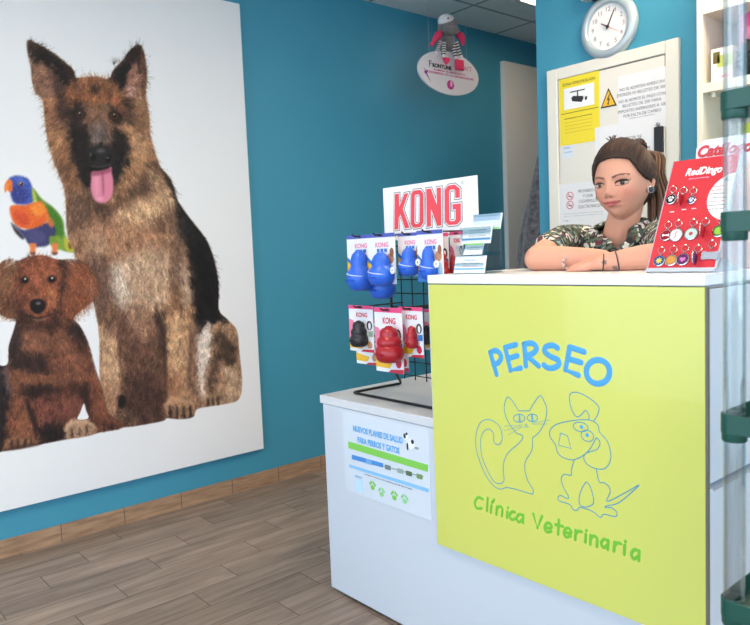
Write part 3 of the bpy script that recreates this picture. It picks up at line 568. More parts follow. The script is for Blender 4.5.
for wp in ([(230,154),(150,160)],[(228,158),(150,180)],[(232,163),(170,197)],[(272,146),(350,133)],[(275,150),(340,150)]): strokes('cat_whisker',[Q(wp)],.0006,O0,XB,ZU,LO,fp)
dog=[sm([(522,132),(525,112),(510,90),(490,110),(470,118),(450,90),(440,50),(441,20),(462,10),(500,20),(552,55),(569,80),(562,110),(545,138)]),sm([(545,138),(510,131),(450,135),(385,150),(355,175),(353,205),(376,240),(386,275),(410,297),(450,308),(490,295),(525,265),(548,228),(558,210)]),
 sm([(558,210),(571,224),(572,244),(556,264),(512,279),(502,300),(515,325),(550,345),(590,348),(615,322),(621,280),(605,225),(572,186),(565,155),(545,138)]),[(400,190),(430,202),(446,258),(390,243),(400,190)],
 sm([(460,308),(448,350),(445,376),(415,372),(402,395),(415,435),(435,470),(428,478),(400,465),(388,476),(395,490),(440,505),(456,528),(475,529),(486,518),(540,535),(575,562),(590,548),(640,558),(648,540),(625,520),(596,518),(606,510),(660,495),(745,420),(690,450),(606,492),(618,450),(612,425),(590,408),(570,405),(557,348)]),
 sm([(512,405),(496,430),(482,470),(485,505),(510,516),(540,505),(545,480),(530,425),(512,405)])]
for cx,cy,rx,ry in ((488,163,33,21),(518,202,28,25)): dog.append([(cx+rx*math.cos(t*PI/10-.2),cy+ry*math.sin(t*PI/10)) for t in range(21)])
strokes('dog_drawing',[Q(p) for p in dog],.0013,O0,XB,ZU,LO,fp)
strokes('dog_pupil',[Q([(492,163),(492.5,163)])],.0050,O0,XB,ZU,LB,fp); strokes('dog_pupil',[Q([(517,199),(517.5,199)])],.0050,O0,XB,ZU,LB,fp)

# ---------------------------------------------------------------- health plan sheet taped to the cabinet front
NYF=CF-.0008
nt_=MB().box((1.322,NYF-.001,.392),(1.735,NYF+.0006,.668)).build('notice_sheet',mat('glossy_paper',(216,222,231),.18),None,loc=(1.53,NYF,.392)); tag(nt_,'glossy pale sheet about health plans for dogs and cats on the low cabinet front','notice')
NS=NYF-.0012
def NP(u,v): p=at(u,v,'y',NS); return (p.x,p.z)
def NQ(pts): return [NP(340+x/5.21,400+y/5.21) for x,y in pts]
O1=(0,NS,0); NB=mat('print_light_blue',(96,170,226),.4); NG=mat('print_green',(132,204,84),.4); NK=mat('print_black',(45,45,48),.5); NW=mat('print_white',(244,244,246),.4)
a,b=NP(353,429),NP(403,443); text('heading','NUEVOS PLANES DE SALUD',(( a[0]+b[0])/2,NS,.5*(a[1]+b[1])-.004),XB,ZU,NB,nt_,width=.243,height=.021,bold=.0008)
text('heading','PARA PERROS Y GATOS',(.5*(NP(357,440)[0]+NP(400,450)[0]),NS,NP(378,446)[1]-.006),XB,ZU,NB,nt_,width=.205,height=.021,bold=.0008)
shape('green_band',[NQ([(44,215),(458,338),(458,375),(44,250)])],O1,XB,ZU,NG,nt_)
shape('blue_band',[NQ([(62,284),(225,330),(225,352),(62,308)])],O1,XB,ZU,mat('print_blue',(74,142,214),.4),nt_)
for i,x in enumerate((135,235,300,345,400)): shape('photo_strip',[NQ([(x,306+(x-135)*.29),(x+30,314+(x-135)*.29),(x+30,338+(x-135)*.29),(x,330+(x-135)*.29)])],O1,XB,ZU,mat('print_tone_%d'%i,[(120,170,220),(110,130,130),(150,170,160),(90,110,80),(120,150,90)][i],.5),nt_,lift=.0007)
shape('grey_line',[NQ([(225,340),(435,398),(435,404),(225,346)])],O1,XB,ZU,mat('print_grey',(150,170,160),.5),nt_,lift=.0006)
shape('pale_blue_band',[NQ([(48,335),(462,462),(462,482),(48,350)])],O1,XB,ZU,mat('print_sky',(140,196,236),.4),nt_)
text('small_print','consulta en recepcion las condiciones de cada plan de salud',(.5*(NP(365,475)[0]+NP(412,489)[0]),NS,NP(388,482)[1]),XB,ZU,NK,nt_,width=.225,height=.005)
for i,(x,y) in enumerate(((170,447),(217,482),(283,500),(337,518))):
    p=NP(340+x/5.21,400+y/5.21); s=.0165
    shape('paw_print',[circle(p[0],p[1]-s*.35,s*.62,s*.5,14)]+[circle(p[0]+s*.8*math.sin(t),p[1]+s*.75*math.cos(t),s*.24,s*.33,10) for t in (-1.15,-.42,.42,1.15)],O1,XB,ZU,NG if i%2==0 else mat('print_pale_green',(150,214,140),.4),nt_)
p=NP(359,483); shape('clinic_mark',[[(p[0]-.02,p[1]-.03),(p[0]+.02,p[1]-.03),(p[0]+.02,p[1]+.012),(p[0]-.02,p[1]+.012)]],O1,XB,ZU,mat('print_ice',(196,224,244),.4),nt_); text('clinic_mark_name','PERSEO',(p[0],NS,p[1]+.018),XB,ZU,NB,nt_,width=.038,height=.006)
# little cow-patched dog with a bone bottom right of the heading
p=NP(409,441); q=p
shape('spotted_dog',[circle(q[0]-.012,q[1]+.012,.011,.013)],O1,XB,ZU,NW,nt_,lift=.0006); shape('spotted_dog',[circle(q[0]-.018,q[1]+.013,.005,.008)],O1,XB,ZU,NK,nt_,lift=.0009); shape('spotted_dog',[circle(q[0]+.006,q[1]-.008,.018,.017)],O1,XB,ZU,NW,nt_,lift=.0006)
shape('spotted_dog',[circle(q[0]+.016,q[1]+.0,.006,.007)],O1,XB,ZU,NK,nt_,lift=.0009); shape('spotted_dog',[circle(q[0]-.007,q[1]-.018,.004,.012)],O1,XB,ZU,NK,nt_,lift=.0009); shape('spotted_dog',[circle(q[0]-.009,q[1]+.021,.005,.004)],O1,XB,ZU,NK,nt_,lift=.0009); shape('bone_drawing',[circle(q[0]+.034,q[1]-.016,.009,.004)],O1,XB,ZU,mat('print_grey'),nt_,lift=.0006)

# ---------------------------------------------------------------- wire rack with branded header, on the low cabinet
BLK=mat('black_wire',(22,22,24),.35,spec=.4)
GY=1.69; DT=.705
wr=thing('wire_rack','black wire grid display rack with a white header card, standing on the low cabinet','display rack',(1.5,1.62,DT))
gx=[1.334+.0545*i for i in range(8)]; gz=[.764+.0475*i for i in range(11)]
g=MB()
for x in gx[1:-1]: g.cyl((x,GY,.75),(x,GY,1.245),.0021,n=8)
for z in gz: g.cyl((1.334,GY+.003,z),(gx[-1],GY+.003,z),.0021,n=8)
g.build('wire_grid',BLK,wr,smooth=True)
MB().tube(smooth_path([(1.334,GY,1.25),(1.334,GY,1.0),(1.334,GY,.80),(1.325,GY+.02,.755),(1.30,GY+.06,.717),(1.285,GY+.05,.7105),(1.281,GY,.7102),(1.279,1.60,.7102),(1.279,1.555,.7102),(1.29,1.544,.7102),(1.32,1.542,.7102),(1.5,1.541,.7102),(1.7585,1.54,.7102)],6),.0047,10).build('frame',BLK,wr,smooth=True)
MB().cyl((gx[-1],GY,.71),(gx[-1],GY,1.25),.004,n=10).build('frame',BLK,wr,smooth=True)
HY=1.665
hc=MB().box((1.340,HY,1.232),(1.768,HY+.005,1.413)).build('header_card',mat('header_white_card',(240,238,240),.35),wr,.001)
KR=mat('print_coral_red',(232,74,86),.45); KD=mat('print_dark_outline',(44,58,56),.5)
def HQ(p): 
    out=[]
    for x,y in p: a=at(375+x/6.82,165+y/6.82,'y',HY); out.append((a.x,a.z))
    return out
kong=[[[(137,199),(165,195),(167,285),(203,196),(229,191),(192,300),(238,428),(207,432),(176,338),(164,362),(161,438),(134,441)]],
 [[(266,174),(313,170),(333,195),(334,392),(311,424),(266,429),(246,405),(248,200)],[(277,203),(300,201),(308,213),(306,388),(295,400),(280,402),(271,391),(273,215)]],
 [[(351,165),(383,160),(424,272),(424,156),(452,152),(455,412),(427,416),(384,300),(384,418),(356,422)]],
 [[(502,140),(546,133),(580,160),(581,222),(549,226),(549,178),(541,166),(516,169),(508,182),(510,375),(519,384),(544,381),(552,370),(552,302),(532,304),(531,268),(587,261),(588,378),(562,405),(505,410),(478,386),(476,170)]]]
for nm,mm,off,lf in (('lettering_outline',KD,.0056,.0003),('lettering_outline',mat('header_white_card'),.0034,.0008),('brand_lettering',KR,0,.0013)):
    for L in kong: shape(nm,[HQ(q) for q in L],(0,HY,0),XB,ZU,mm,hc,lift=lf,offset=off)
p=at(462.5,182.5,'y',HY); strokes('registered_mark',[circle(p.x,p.z,.0055,n=16)+[(p.x+.0055,p.z)],[(p.x-.002,p.z-.003),(p.x-.002,p.z+.003),(p.x+.001,p.z+.003),(p.x+.001,p.z),(p.x-.002,p.z),(p.x+.002,p.z-.003)]],.0005,(0,HY,0),XB,ZU,mat('print_grey'),hc)

# ---------------------------------------------------------------- carded rubber toys on the pegs
TB=mat('toy_blue_rubber',(42,100,208),.38,noise_amt=.06); TBK=mat('toy_black_rubber',(34,34,38),.45); TR=mat('toy_red_rubber',(168,26,38),.3)
CARD=mat('card_white',(236,234,236),.5); PU=mat('card_pink',(232,74,128),.5); PV=mat('card_violet_blue',(78,92,178),.5); CY=mat('card_yellow',(240,186,46),.5); CPK=mat('card_rose',(238,130,160),.5); CB=mat('card_mid_blue',(52,120,196),.5); TAN=mat('card_photo_tan',(196,140,104),.6); PKD=mat('card_photo_dark',(60,46,52),.6); CRD=mat('card_red',(206,44,70),.5)
def toy_profile(h,w):
    r=w/2; pts=[(0.0,0),(.45,.0),(.74,.03),(.94,.12),(1.0,.23),(.97,.34),(.87,.42),(.80,.46),(.83,.50),(.86,.57),(.80,.65),(.68,.70),(.63,.725),(.65,.77),(.62,.86),(.48,.935),(.28,.955),(.27,.975),(.16,1.0),(0,1.0)]
    return [(a*r,b*h) for a,b in pts]
def egg_profile(h,w):
    r=w/2; pts=[(0,0),(.45,.0),(.78,.06),(.97,.2),(1,.33),(.93,.46),(.72,.565),(.64,.61),(.66,.68),(.64,.78),(.52,.88),(.36,.94),(.3,.955),(.28,.985),(.14,1.0),(0,1.0)]
    return [(a*r,b*h) for a,b in pts]
def pack(label,y,card,toy,tm,kind,group,strap=True,third=None):
    """card=(u0,u1,v0,v1), toy=(u0,u1,v0,v1): sizes as surveyed on the plane y"""
    A=at(card[0],card[2],'y',y); B=at(card[1],card[3],'y',y); x0,x1,z1,z0=A.x,B.x,A.z,B.z; w=x1-x0; h=z1-z0; xm=(x0+x1)/2
    t=thing('toy_pack',label,'dog toy',(xm,y,z0),group)
    cd=MB().box((x0,y,z0),(x1,y+.0015,z1)).build('backing_card',CARD,t)
    O=(0,y,0); hd=PV if kind=='blue' else PU
    shape('header_strip',[[(x0,z1),(x0,z1-.075*h),(x1,z1-.075*h),(x1,z1)]],O,XB,ZU,hd,cd)
    shape('peg_hole',[circle(xm,z1-.04*h,.011,.003,12)],O,XB,ZU,NK,cd,lift=.0009)
    text('brand_name','KONG',(xm+.04*w,y,z1-(.245 if kind!='blue' else .27)*h),XB,ZU,CRD if kind!='blue' else CPK,cd,width=.46*w,height=.1*h,bold=.0006)
    if kind=='blue':
        for i in range(3): shape('icon_square',[[(xm+(i-1)*.13*w-.05*w+.04*w,z1-.37*h),(xm+(i-1)*.13*w+.05*w+.04*w,z1-.37*h),(xm+(i-1)*.13*w+.05*w+.04*w,z1-.30*h),(xm+(i-1)*.13*w-.05*w+.04*w,z1-.30*h)]],O,XB,ZU,CB,cd)
        shape('yellow_patch',[[(x0,z0+.46*h),(x0+.3*w,z0+.3*h),(x0+.3*w,z0+.12*h),(x0,z0+.2*h)]],O,XB,ZU,CY,cd); shape('blue_patch',[[(x0,z0+.2*h),(x0+.5*w,z0+.06*h),(x0+.5*w,z0),(x0,z0)]],O,XB,ZU,CB,cd); shape('blue_swoosh',[[(x0,z0+.55*h),(x0+.32*w,z0+.36*h),(x0+.3*w,z0+.30*h),(x0,z0+.46*h)]],O,XB,ZU,CB,cd,lift=.0006)
        shape('dog_photo',[circle(xm+.33*w,z0+.5*h,.12*w,.1*h)],O,XB,ZU,TAN,cd); shape('dog_photo',[circle(xm+.38*w,z0+.62*h,.07*w,.09*h)],O,XB,ZU,mat('card_photo_brown',(150,92,70),.6),cd,lift=.0007); shape('pale_patch',[circle(xm+.34*w,z0+.22*h,.13*w,.16*h)],O,XB,ZU,mat('card_pale_blue',(176,212,232),.5),cd)
    else:
        shape('rose_patch',[[(x0,z1-.3*h)]+[(x0+.34*w*math.sin(t*PI/8),z1-.52*h+.22*h*math.cos(t*PI/8)) for t in range(1,8)]+[(x0,z1-.74*h)]],O,XB,ZU,CPK,cd)
        shape('yellow_patch',[[(x0,z0+.24*h),(x0+.3*w,z0+.2*h),(x0+.62*w,z0+.17*h),(x0+.5*w,z0+.06*h),(x0,z0+.07*h)]],O,XB,ZU,CY,cd)
        shape('red_corner',[[(x0+.45*w,z0),(x1,z0),(x1,z0+.07*h),(x0+.55*w,z0+.045*h)]],O,XB,ZU,CRD,cd)
        shape('dog_photo',[circle(x1-.16*w,z1-.42*h,.11*w,.1*h)],O,XB,ZU,PKD,cd); shape('dog_photo',[circle(x1-.15*w,z1-.43*h,.05*w,.07*h)],O,XB,ZU,CARD,cd,lift=.0008)
        shape('info_patch',[[(x1-.2*w,z0+.34*h),(x1-.02*w,z0+.34*h),(x1-.02*w,z0+.46*h),(x1-.2*w,z0+.46*h)]],O,XB,ZU,CB if kind=='red' else mat('card_green_grey',(150,168,150),.5),cd); shape('dog_photo',[circle(x1-.17*w,z0+.16*h,.1*w,.08*h)],O,XB,ZU,TAN if kind=='black' else CRD,cd)
    if toy:
        tw=.06
        for _ in range(4):
            yc=y-.32*tw; TA=at(toy[0],toy[2],'y',yc); TB_=at(toy[1],toy[3],'y',yc); tw=(TB_.x-TA.x)*.86; th=TA.z-TB_.z; tx=(TA.x+TB_.x)/2; tz=TB_.z
        prof=(egg_profile if kind=='blue' else toy_profile)(th,tw)
        ty=MB().lathe(prof,(tx,yc,tz),n=32).build('rubber_toy',tm,t,smooth=True)
        text('embossed_name','KONG',(tx,yc-tw*.49,tz+.235*th),XB,ZU,tm,ty,width=tw*.5,height=th*.06,thick=.0012) if tw>.04 else None
        if strap and kind=='blue':
            rr=tw*.47; zc=tz+th*.40
            MB().tube([(tx+rr*math.cos(a),yc+rr*1.05*math.sin(a),zc-.006*math.cos(a)) for a in [PI+PI*i/16 for i in range(17)]]+[(tx+tw*.52,y-.002,zc)],.0018,6).build('elastic_strap',mat('strap_pale',(196,206,220),.5),t,smooth=True)
            MB().cyl((tx+tw*.66,yc-tw*.02,zc+.006),(tx+tw*.66,yc-tw*.02-.003,zc+.006),.0105,n=18).build('round_tag',CARD,t)
            MB().cyl((tx+tw*.66,yc-tw*.02-.003,zc+.006),(tx+tw*.66,yc-tw*.02-.0036,zc+.006),.0022,n=10).build('tag_hole',NK,t)
    return t,(xm,z1-.04*h,y)
G1='blue rubber toys carded on the top pegs'; G2='rubber toys carded on the lower pegs'
packs=[
 pack('blue rubber toy on a large card, top row end nearest the poster',1.505,(346.5,375,236,283),(349,370.5,250,291),TB,'blue',G1),
 pack('blue rubber toy on a large card, second in the top row counted from the poster',1.49,(366.5,396.5,234.5,284),(370,392.5,252.5,286),TB,'blue',G1),
 pack('blue rubber toy hanging lowest, mostly hidden behind the second large card',1.58,(371,395,246,293),(371,393.5,264,299),TB,'blue',G1,strap=False),
 pack('smaller-card blue rubber toy, third along the top row under the first header letters',1.53,(397.5,422,233.5,276),(400,418,247.5,276),TB,'blue',G1),
 pack('small slim blue rubber toy, last of the top row, hanging beside the leaflet holder',1.52,(416.5,444,231,282),(420,436.5,246.5,279.5),TB,'blue',G1),
 pack('red rubber toy half hidden between the last blue toy and the leaflets',1.60,(425,449.5,234,281),(432,449,252,281),TR,'red','half hidden carded toys'),
 pack('red-lettered toy card glimpsed through the clear leaflet holder',1.63,(449.5,464,232,276),(449,457,255,277),TR,'red','half hidden carded toys'),
 pack('black rubber toy on a white and pink card in the lower row',1.50,(348.5,374.5,305,353),(351.5,366.5,320,347.5),TBK,'black',G2),
 pack('toy card with a yellow base hanging behind the black toy',1.585,(355,378.5,318,366),None,TBK,'black',G2),
 pack('biggest red rubber toy on a tall card in the middle of the lower row',1.48,(374,404,307,374.5),(377.5,401.5,325,364),TR,'red',G2),
 pack('toy card whose red corner peeks out below the biggest red toy',1.57,(383,409,316,372),None,TR,'red',G2),
 pack('small red rubber toy on a white and pink card, lower row beside the lime panel',1.505,(398,424,306.5,358.5),(406,417.5,325.5,349),TR,'red',G2),
 pack('black rubber toy on a card mostly hidden behind the lime panel edge',1.61,(424,447,309,352),(422,431.5,325,345),TBK,'black',G2)]
done=[]
for t,(x,z,yy) in sorted(packs,key=lambda q:q[1][2]):
    if any(abs(x-a)<.02 and abs(z-b)<.02 for a,b in done): continue
    done.append((x,z)); MB().tube([(x,GY,z+.002),(x,yy-.022,z+.002),(x,yy-.030,z+.008)],.0026,8).build('peg',BLK,wr,smooth=True)
# ---------------------------------------------------------------- oval hanging sign with a plush toy sitting on it
SX=.35; sg_c=at(448.5,73,'x',SX)
def SP(u,v): p=at(u,v,'x',SX); return (p.y,p.z)
cy,cz=.5*(SP(419,75)[0]+SP(478,68)[0]),.5*(SP(450,52)[1]+SP(449,94.5)[1]); ry_,rz_=.5*(SP(478.3,68)[0]-SP(418.6,75)[0]),.5*(SP(450,51.5)[1]-SP(449,94.5)[1])
sg=thing('hanging_sign','white oval promotional sign hanging from the ceiling before the teal wall','sign',(SX,cy,cz-rz_))
el=circle(cy,cz,ry_,rz_,48)
sb=MB().slab([(SX,a,b) for a,b in el],(-.012,0,0)).build('sign_board',mat('sign_pearl_white',(226,222,228),.4),sg,.002)
for a,s_ in ((-.62,.78),(.62,.78)): MB().cyl((SX-.006,cy+a*ry_,cz+rz_*s_-.004),(SX-.006,cy+a*ry_,H),.0007,n=6).build('hanging_thread',mat('nylon_thread',(190,200,205),.4),sg)
OS=(SX,0,0); MG=mat('print_magenta',(196,40,134),.5); PUR=mat('print_purple',(132,62,140),.5)
text('sign_brand','F',(SX,SP(430.3,66)[0],SP(429,66.5)[1]),YA,ZU,NK,sb,size=.05,bold=.0008); text('sign_brand','RONTLINE',(SX,SP(442,68)[0],SP(441,68.3)[1]),YA,ZU,NK,sb,width=.155,height=.024,bold=.0012)
text('sign_brand','TRI-ACT',(SX,SP(464.5,71)[0],SP(464.5,70.2)[1]),YA,ZU,MG,sb,width=.125,height=.024)
text('sign_line','ELIMINA EL MOSQUITO',(SX,SP(450,74)[0],SP(449,73)[1]),YA,ZU,MG,sb,width=.26,height=.012,bold=.0005)
text('sign_line','TRANSMISOR DE LA LEISHMANIOSIS',(SX,SP(450,76)[0],SP(449,76.2)[1]),YA,ZU,MG,sb,width=.40,height=.012,bold=.0005)
q=SP(450.5,85); shape('round_mark',[circle(q[0],q[1],.029,.026)],OS,YA,ZU,MG,sb); shape('round_mark',[circle(q[0]+.006,q[1]+.006,.009,.016,12)],OS,YA,ZU,mat('print_pale_pink',(236,190,220),.5),sb,lift=.0008)
q=SP(426.5,73); shape('mosquito_mark',[[(q[0]-.022,q[1]+.03),(q[0]-.004,q[1]+.012),(q[0]+.012,q[1]+.018),(q[0]+.004,q[1]),(q[0]+.034,q[1]-.05),(q[0]-.002,q[1]-.008),(q[0]-.02,q[1]+.002),(q[0]-.012,q[1]+.012)]],OS,YA,ZU,PUR,sb)

def SX3(u,v,dx=0): return at(u,v,'x',SX+dx)
FZ=mat('plush_grey',(122,116,114),.95,noise_amt=.15,noise_scale=60,bump=.8,bump_scale=260,sheen=.4); FW_=mat('plush_white',(226,222,220),.95,bump=.5,bump_scale=260); FP=mat('plush_pink',(236,62,104),.9,bump=.4,bump_scale=260)
ptop=SX3(448,52)
pt=thing('plush_toy','grey plush toy with pink ears and striped legs sitting on the oval sign','plush toy',(SX-.006,ptop.y,ptop.z))
bz=ptop.z
bd=SX3(447.5,40.5,-.006)
MB().ball(bd,.050,(.8,.86,1.12),24,fn=lambda d:1+.12*(-d[2])).build('plush_body',FZ,pt,smooth=True)
hd=SX3(447.5,26.5,.01); h_=MB().ball(hd,.056,(1.0,.98,1.05),26).build('plush_head',FZ,pt,smooth=True)
cpc=hd+Vector((.006,-.016,.026)); MB().ball(cpc,.043,(1.1,1.15,.85),22).build('head_patch',FW_,h_,smooth=True)
for dy in (-.028,.020): MB().ball(cpc+Vector((.043,dy-.002,-.002)),.0055,n=10).build('plush_eye',NK,h_,smooth=True)
mz=hd+Vector((.035,.006,-.026)); MB().ball(mz,.034,(.9,1.25,.7),20).build('muzzle',FZ,h_,smooth=True)
for e0,e1 in (((440,33),(431.5,45)),((457,34),(463,45.5))):
    a=SX3(*e0,.0); b=SX3(*e1,.02); m_=(a+b)/2+Vector((.012,0,.01))
    MB().tube(smooth_path([a,m_,b],6),[.010+.011*math.sin(PI*min(1,(i+1)/11)) for i in range(13)],12).build('plush_ear',FP,h_,smooth=True)
for i,(l0,l1) in enumerate((((440,42),(436,54)),((444,43),(443.5,57.5)),((452.5,43),(456,59)),((456,42),(461,58)))):
    a=SX3(*l0,.014); b=SX3(*l1,.019); lg=[MB(),MB()]
    for s_ in range(12):
        p=a.lerp(b,s_/12); q=a.lerp(b,(s_+1)/12); lg[0 if s_==11 else s_%2].tube([p,q],[.0125,.0125],10)
    mb=MB(); mb.cur=0
    for k_ in (0,1):
        mb.cur=k_; mb.add(lg[k_].v,lg[k_].f)
    L=mb.build('striped_leg',[FW_,mat('plush_dark',(52,56,58),.95)],pt,smooth=True)
    if i in (1,2):
        c=SX3(446.5,60.5,.023) if i==1 else SX3(459.5,65,.023)
        if i==1:
            hp=[(0.022*(16*math.sin(t)**3)/16, .022*(13*math.cos(t)-5*math.cos(2*t)-2*math.cos(3*t)-math.cos(4*t))/16) for t in [2*PI*k/24 for k in range(24)]]
            MB().slab([(c.x+.008,c.y-x,c.z+y) for x,y in hp],(-.016,0,0)).build('heart_foot',FP,L,.003)
        else:
            MB().box((c.x-.008,c.y-.034,c.z-.03),(c.x+.008,c.y+.034,c.z+.03)).build('foot',FP,L,.007)

# ---------------------------------------------------------------- electrical cabinet door let into the partition, with notices
CRM=mat('cream_enamel',(236,232,220),.35); PYW=2.82
fx0,fx1,fzt=1.2104,1.829,1.9815; fzb=.75
ec=thing('electrical_cabinet','cream framed electrical cabinet door on the blue partition behind the woman','cabinet',((fx0+fx1)/2,PYW,fzb))
fr=MB(); yo=PYW-.022
fr.box((fx0,yo,fzb),(fx0+.055,PYW,fzt)).box((fx1-.055,yo,fzb),(fx1,PYW,fzt)).box((fx0+.055,yo,fzt-.05),(fx1-.055,PYW,fzt)).box((fx0+.055,yo,fzb),(fx1-.055,PYW,fzb+.05))
fr.build('cabinet_frame',CRM,ec,.004)
dr=MB().box((fx0+.059,PYW-.018,fzb+.054),(fx1-.059,PYW-.001,fzt-.054)).build('cabinet_door',mat('cream_door',(233,229,219),.4),ec,.003)
MB().box((fx0+.0555,PYW-.004,fzb+.0505),(fx1-.0555,PYW-.0015,fzt-.0505)).build('door_gap',DARK,ec)  # dark backing sheet that paints shade into the joint round the door
DY=PYW-.018
def DP(u,v): p=at(u,v,'y',DY-.001); return (p.x,p.z)
a=DP(655,127.5); b=DP(664,152)
lk=MB().box((a[0],DY-.012,b[1]),(b[0],DY-.0003,a[1])).build('latch',mat('black_plastic',(30,30,32),.4),dr,.002)
p=DP(658.5,124.5); MB().ball((p[0],DY-.006,p[1]),.009,(1,.7,1),12).build('lock_cylinder',mat('brushed_steel',(175,175,178),.3,metal=1),dr,smooth=True)
def sheet(name,label,cat,corners,m,th=.0006,yoff=.0004):
    P=[DP(*c) for c in corners]; x0=min(p[0] for p in P); x1=max(p[0] for p in P); z0=min(p[1] for p in P); z1=max(p[1] for p in P)
    y=DY-yoff; o=MB().box((x0,y-th,z0),(x1,y,z1)).build(name,m,None,loc=((x0+x1)/2,y,z0)); tag(o,label,cat); return o,(x0,x1,z0,z1),y-th
YEL=mat('sign_yellow',(244,222,56),.45); PAP=mat('white_paper',(236,236,238),.6)
o,(x0,x1,z0,z1),y=sheet('cctv_notice','yellow camera surveillance sign at the top left of the cream door','sign',[(559,80),(600,140)],YEL)
w,h=x1-x0,z1-z0; O=(0,y,0)
text('heading','ZONA VIDEOVIGILADA',(x0+w*.5,y,z1-h*.115),XB,ZU,mat('print_olive',(104,92,30),.5),o,width=w*.82,height=h*.042)
shape('picture_field',[[(x0+w*.12,z1-h*.47),(x0+w*.88,z1-h*.47),(x0+w*.88,z1-h*.155),(x0+w*.12,z1-h*.155)]],O,XB,ZU,NW,o)
shape('camera_mount',[[(x0+w*.28,z1-h*.215),(x0+w*.65,z1-h*.215),(x0+w*.65,z1-h*.232),(x0+w*.28,z1-h*.232)],[(x0+w*.455,z1-h*.232),(x0+w*.485,z1-h*.232),(x0+w*.485,z1-h*.30),(x0+w*.455,z1-h*.30)]],O,XB,ZU,NK,o,lift=.0009)
shape('camera_symbol',[[(x0+w*.31,z1-h*.31),(x0+w*.33,z1-h*.36),(x0+w*.57,z1-h*.40),(x0+w*.62,z1-h*.345),(x0+w*.60,z1-h*.315),(x0+w*.36,z1-h*.285)],[(x0+w*.65,z1-h*.335),(x0+w*.71,z1-h*.33),(x0+w*.70,z1-h*.38),(x0+w*.655,z1-h*.385)]],O,XB,ZU,NK,o,lift=.0009)
for i,zz in enumerate((.52,.60,.66,.71,.76,.81)): shape('rule_line',[[(x0+w*(.04 if i==0 else .12),z1-h*zz),(x0+w*(.98 if i==0 else .82),z1-h*zz),(x0+w*(.98 if i==0 else .82),z1-h*(zz+.008)),(x0+w*(.04 if i==0 else .12),z1-h*(zz+.008))]],O,XB,ZU,mat('print_olive' if i<2 else 'print_pale_yellow',(214,190,60),.5),o)
tri=[DP(601,108.5),DP(616.5,105.5),DP(611,88)]
tx=(tri[0][0]+tri[1][0])/2; tz0=DP(609,107)[1]; tz1=DP(610.5,87.5)[1]; tw=(tri[1][0]-tri[0][0])/2*1.05
T3=[(tx-tw,tz0),(tx+tw,tz0),(tx,tz1)]; ct=(tx,tz0+(tz1-tz0)/3)
ws=MB().slab([(x,DY-.0012,z) for x,z in T3],(0,.0007,0)).build('warning_sign',NK,None,loc=(tx,DY-.0008,tz0)); tag(ws,'triangular high voltage warning sign beside the yellow surveillance sign','sign')
shape('yellow_field',[[(ct[0]+(x-ct[0])*.78,ct[1]+(z-ct[1])*.78) for x,z in T3]],(0,DY-.0012,0),XB,ZU,mat('sign_amber',(246,186,36),.45),ws)
sz=tz1-tz0; shape('lightning_bolt',[[(ct[0]+a*sz,ct[1]+b*sz) for a,b in ((.04,.34),(-.10,.02),(.0,.05),(-.06,-.14),(-.1,-.12),(-.02,-.24),(.05,-.1),(.0,-.12),(.10,.12),(.0,.09),(.09,.32))]],(0,DY-.0012,0),XB,ZU,NK,ws,lift=.0009)
def lines(o,y,rows,m,lab='notice_text'):
    for s_,(u,v),wd,hh in rows:
        p=DP(u,v); text(lab,s_,(p[0],y,p[1]-hh/2),XB,ZU,m,o,width=wd,height=hh)
TXT=mat('print_grey_text',(112,110,112),.6)
o,(x0,x1,z0,z1),y=sheet('payment_notice','large-text payment notice at the top right of the cream door','notice',[(618,77),(667,126)],PAP)
lines(o,y,[('NO SE ADMITEN AMERICAN',(641.5,85.5),.196,.0125),('EXPRESS NI BILLETES DE 500',(641,91),.215,.0125),('NO SE ADMITE EL PAGO CON',(641.5,97.5),.205,.0125),('BILLETES DE 200 PARA',(641.5,102.5),.170,.0125),('IMPORTES INFERIORES A 100',(641.5,108),.212,.0125),('POR FALTA DE CAMBIO',(642,113),.165,.0125),('gracias por su colaboracion',(642,116),.11,.006)],TXT)
o,(x0,x1,z0,z1),y=sheet('extinguisher_notice','white notice tucked directly behind the top of the hair of the woman','notice',[(595,128),(655,168)],PAP,yoff=.0012)
lines(o,y,[('EL EXTINTOR SE',(625,139),.15,.015),('ENCUENTRA EN EL',(624,144.5),.195,.015),('MOSTRADOR',(628,150.5),.20,.015)],TXT)
o,(x0,x1,z0,z1),y=sheet('smoking_notice','no smoking notice with two red circles, left of the face of the woman','notice',[(558,185),(610,226)],PAP)
lines(o,y,[('PROHIBIDO FUMAR',(591,190),.13,.0135),('Y USAR',(588,195.5),.05,.0135),('CIGARRILLOS',(589,200.5),.10,.0135),('ELECTRONICOS',(590,206),.115,.0135)],TXT)
lines(o,y,[('ley 42 de medidas sanitarias frente al tabaquismo',(583,212.5),.2,.005),('espacio sin humo en todo el establecimiento',(583,215),.2,.005),('1.00',(566,221),.025,.008)],mat('print_grey',(150,170,160)))
RED=mat('print_red',(206,62,70),.5)
for v in (196,205):
    p=DP(570,v); strokes('no_smoking_circle',[circle(p[0],p[1],.017,n=24)+[(p[0]+.017,p[1])],[(p[0]-.012,p[1]+.012),(p[0]+.012,p[1]-.012)]],.0018,(0,y,0),XB,ZU,RED,o); strokes('cigarette_mark',[[(p[0]-.010,p[1]-.002),(p[0]+.008,p[1]-.002)]],.0022,(0,y,0),XB,ZU,TXT,o)
o,(x0,x1,z0,z1),y=sheet('small_label','small blue and white label below the yellow surveillance sign','label',[(563,146),(573,157)],mat('paper_bluish',(222,230,240),.6))
lines(o,y,[('AVISO',(567,148),.035,.007),('central',(568,152),.04,.006)],mat('print_slate',(110,140,190),.5))
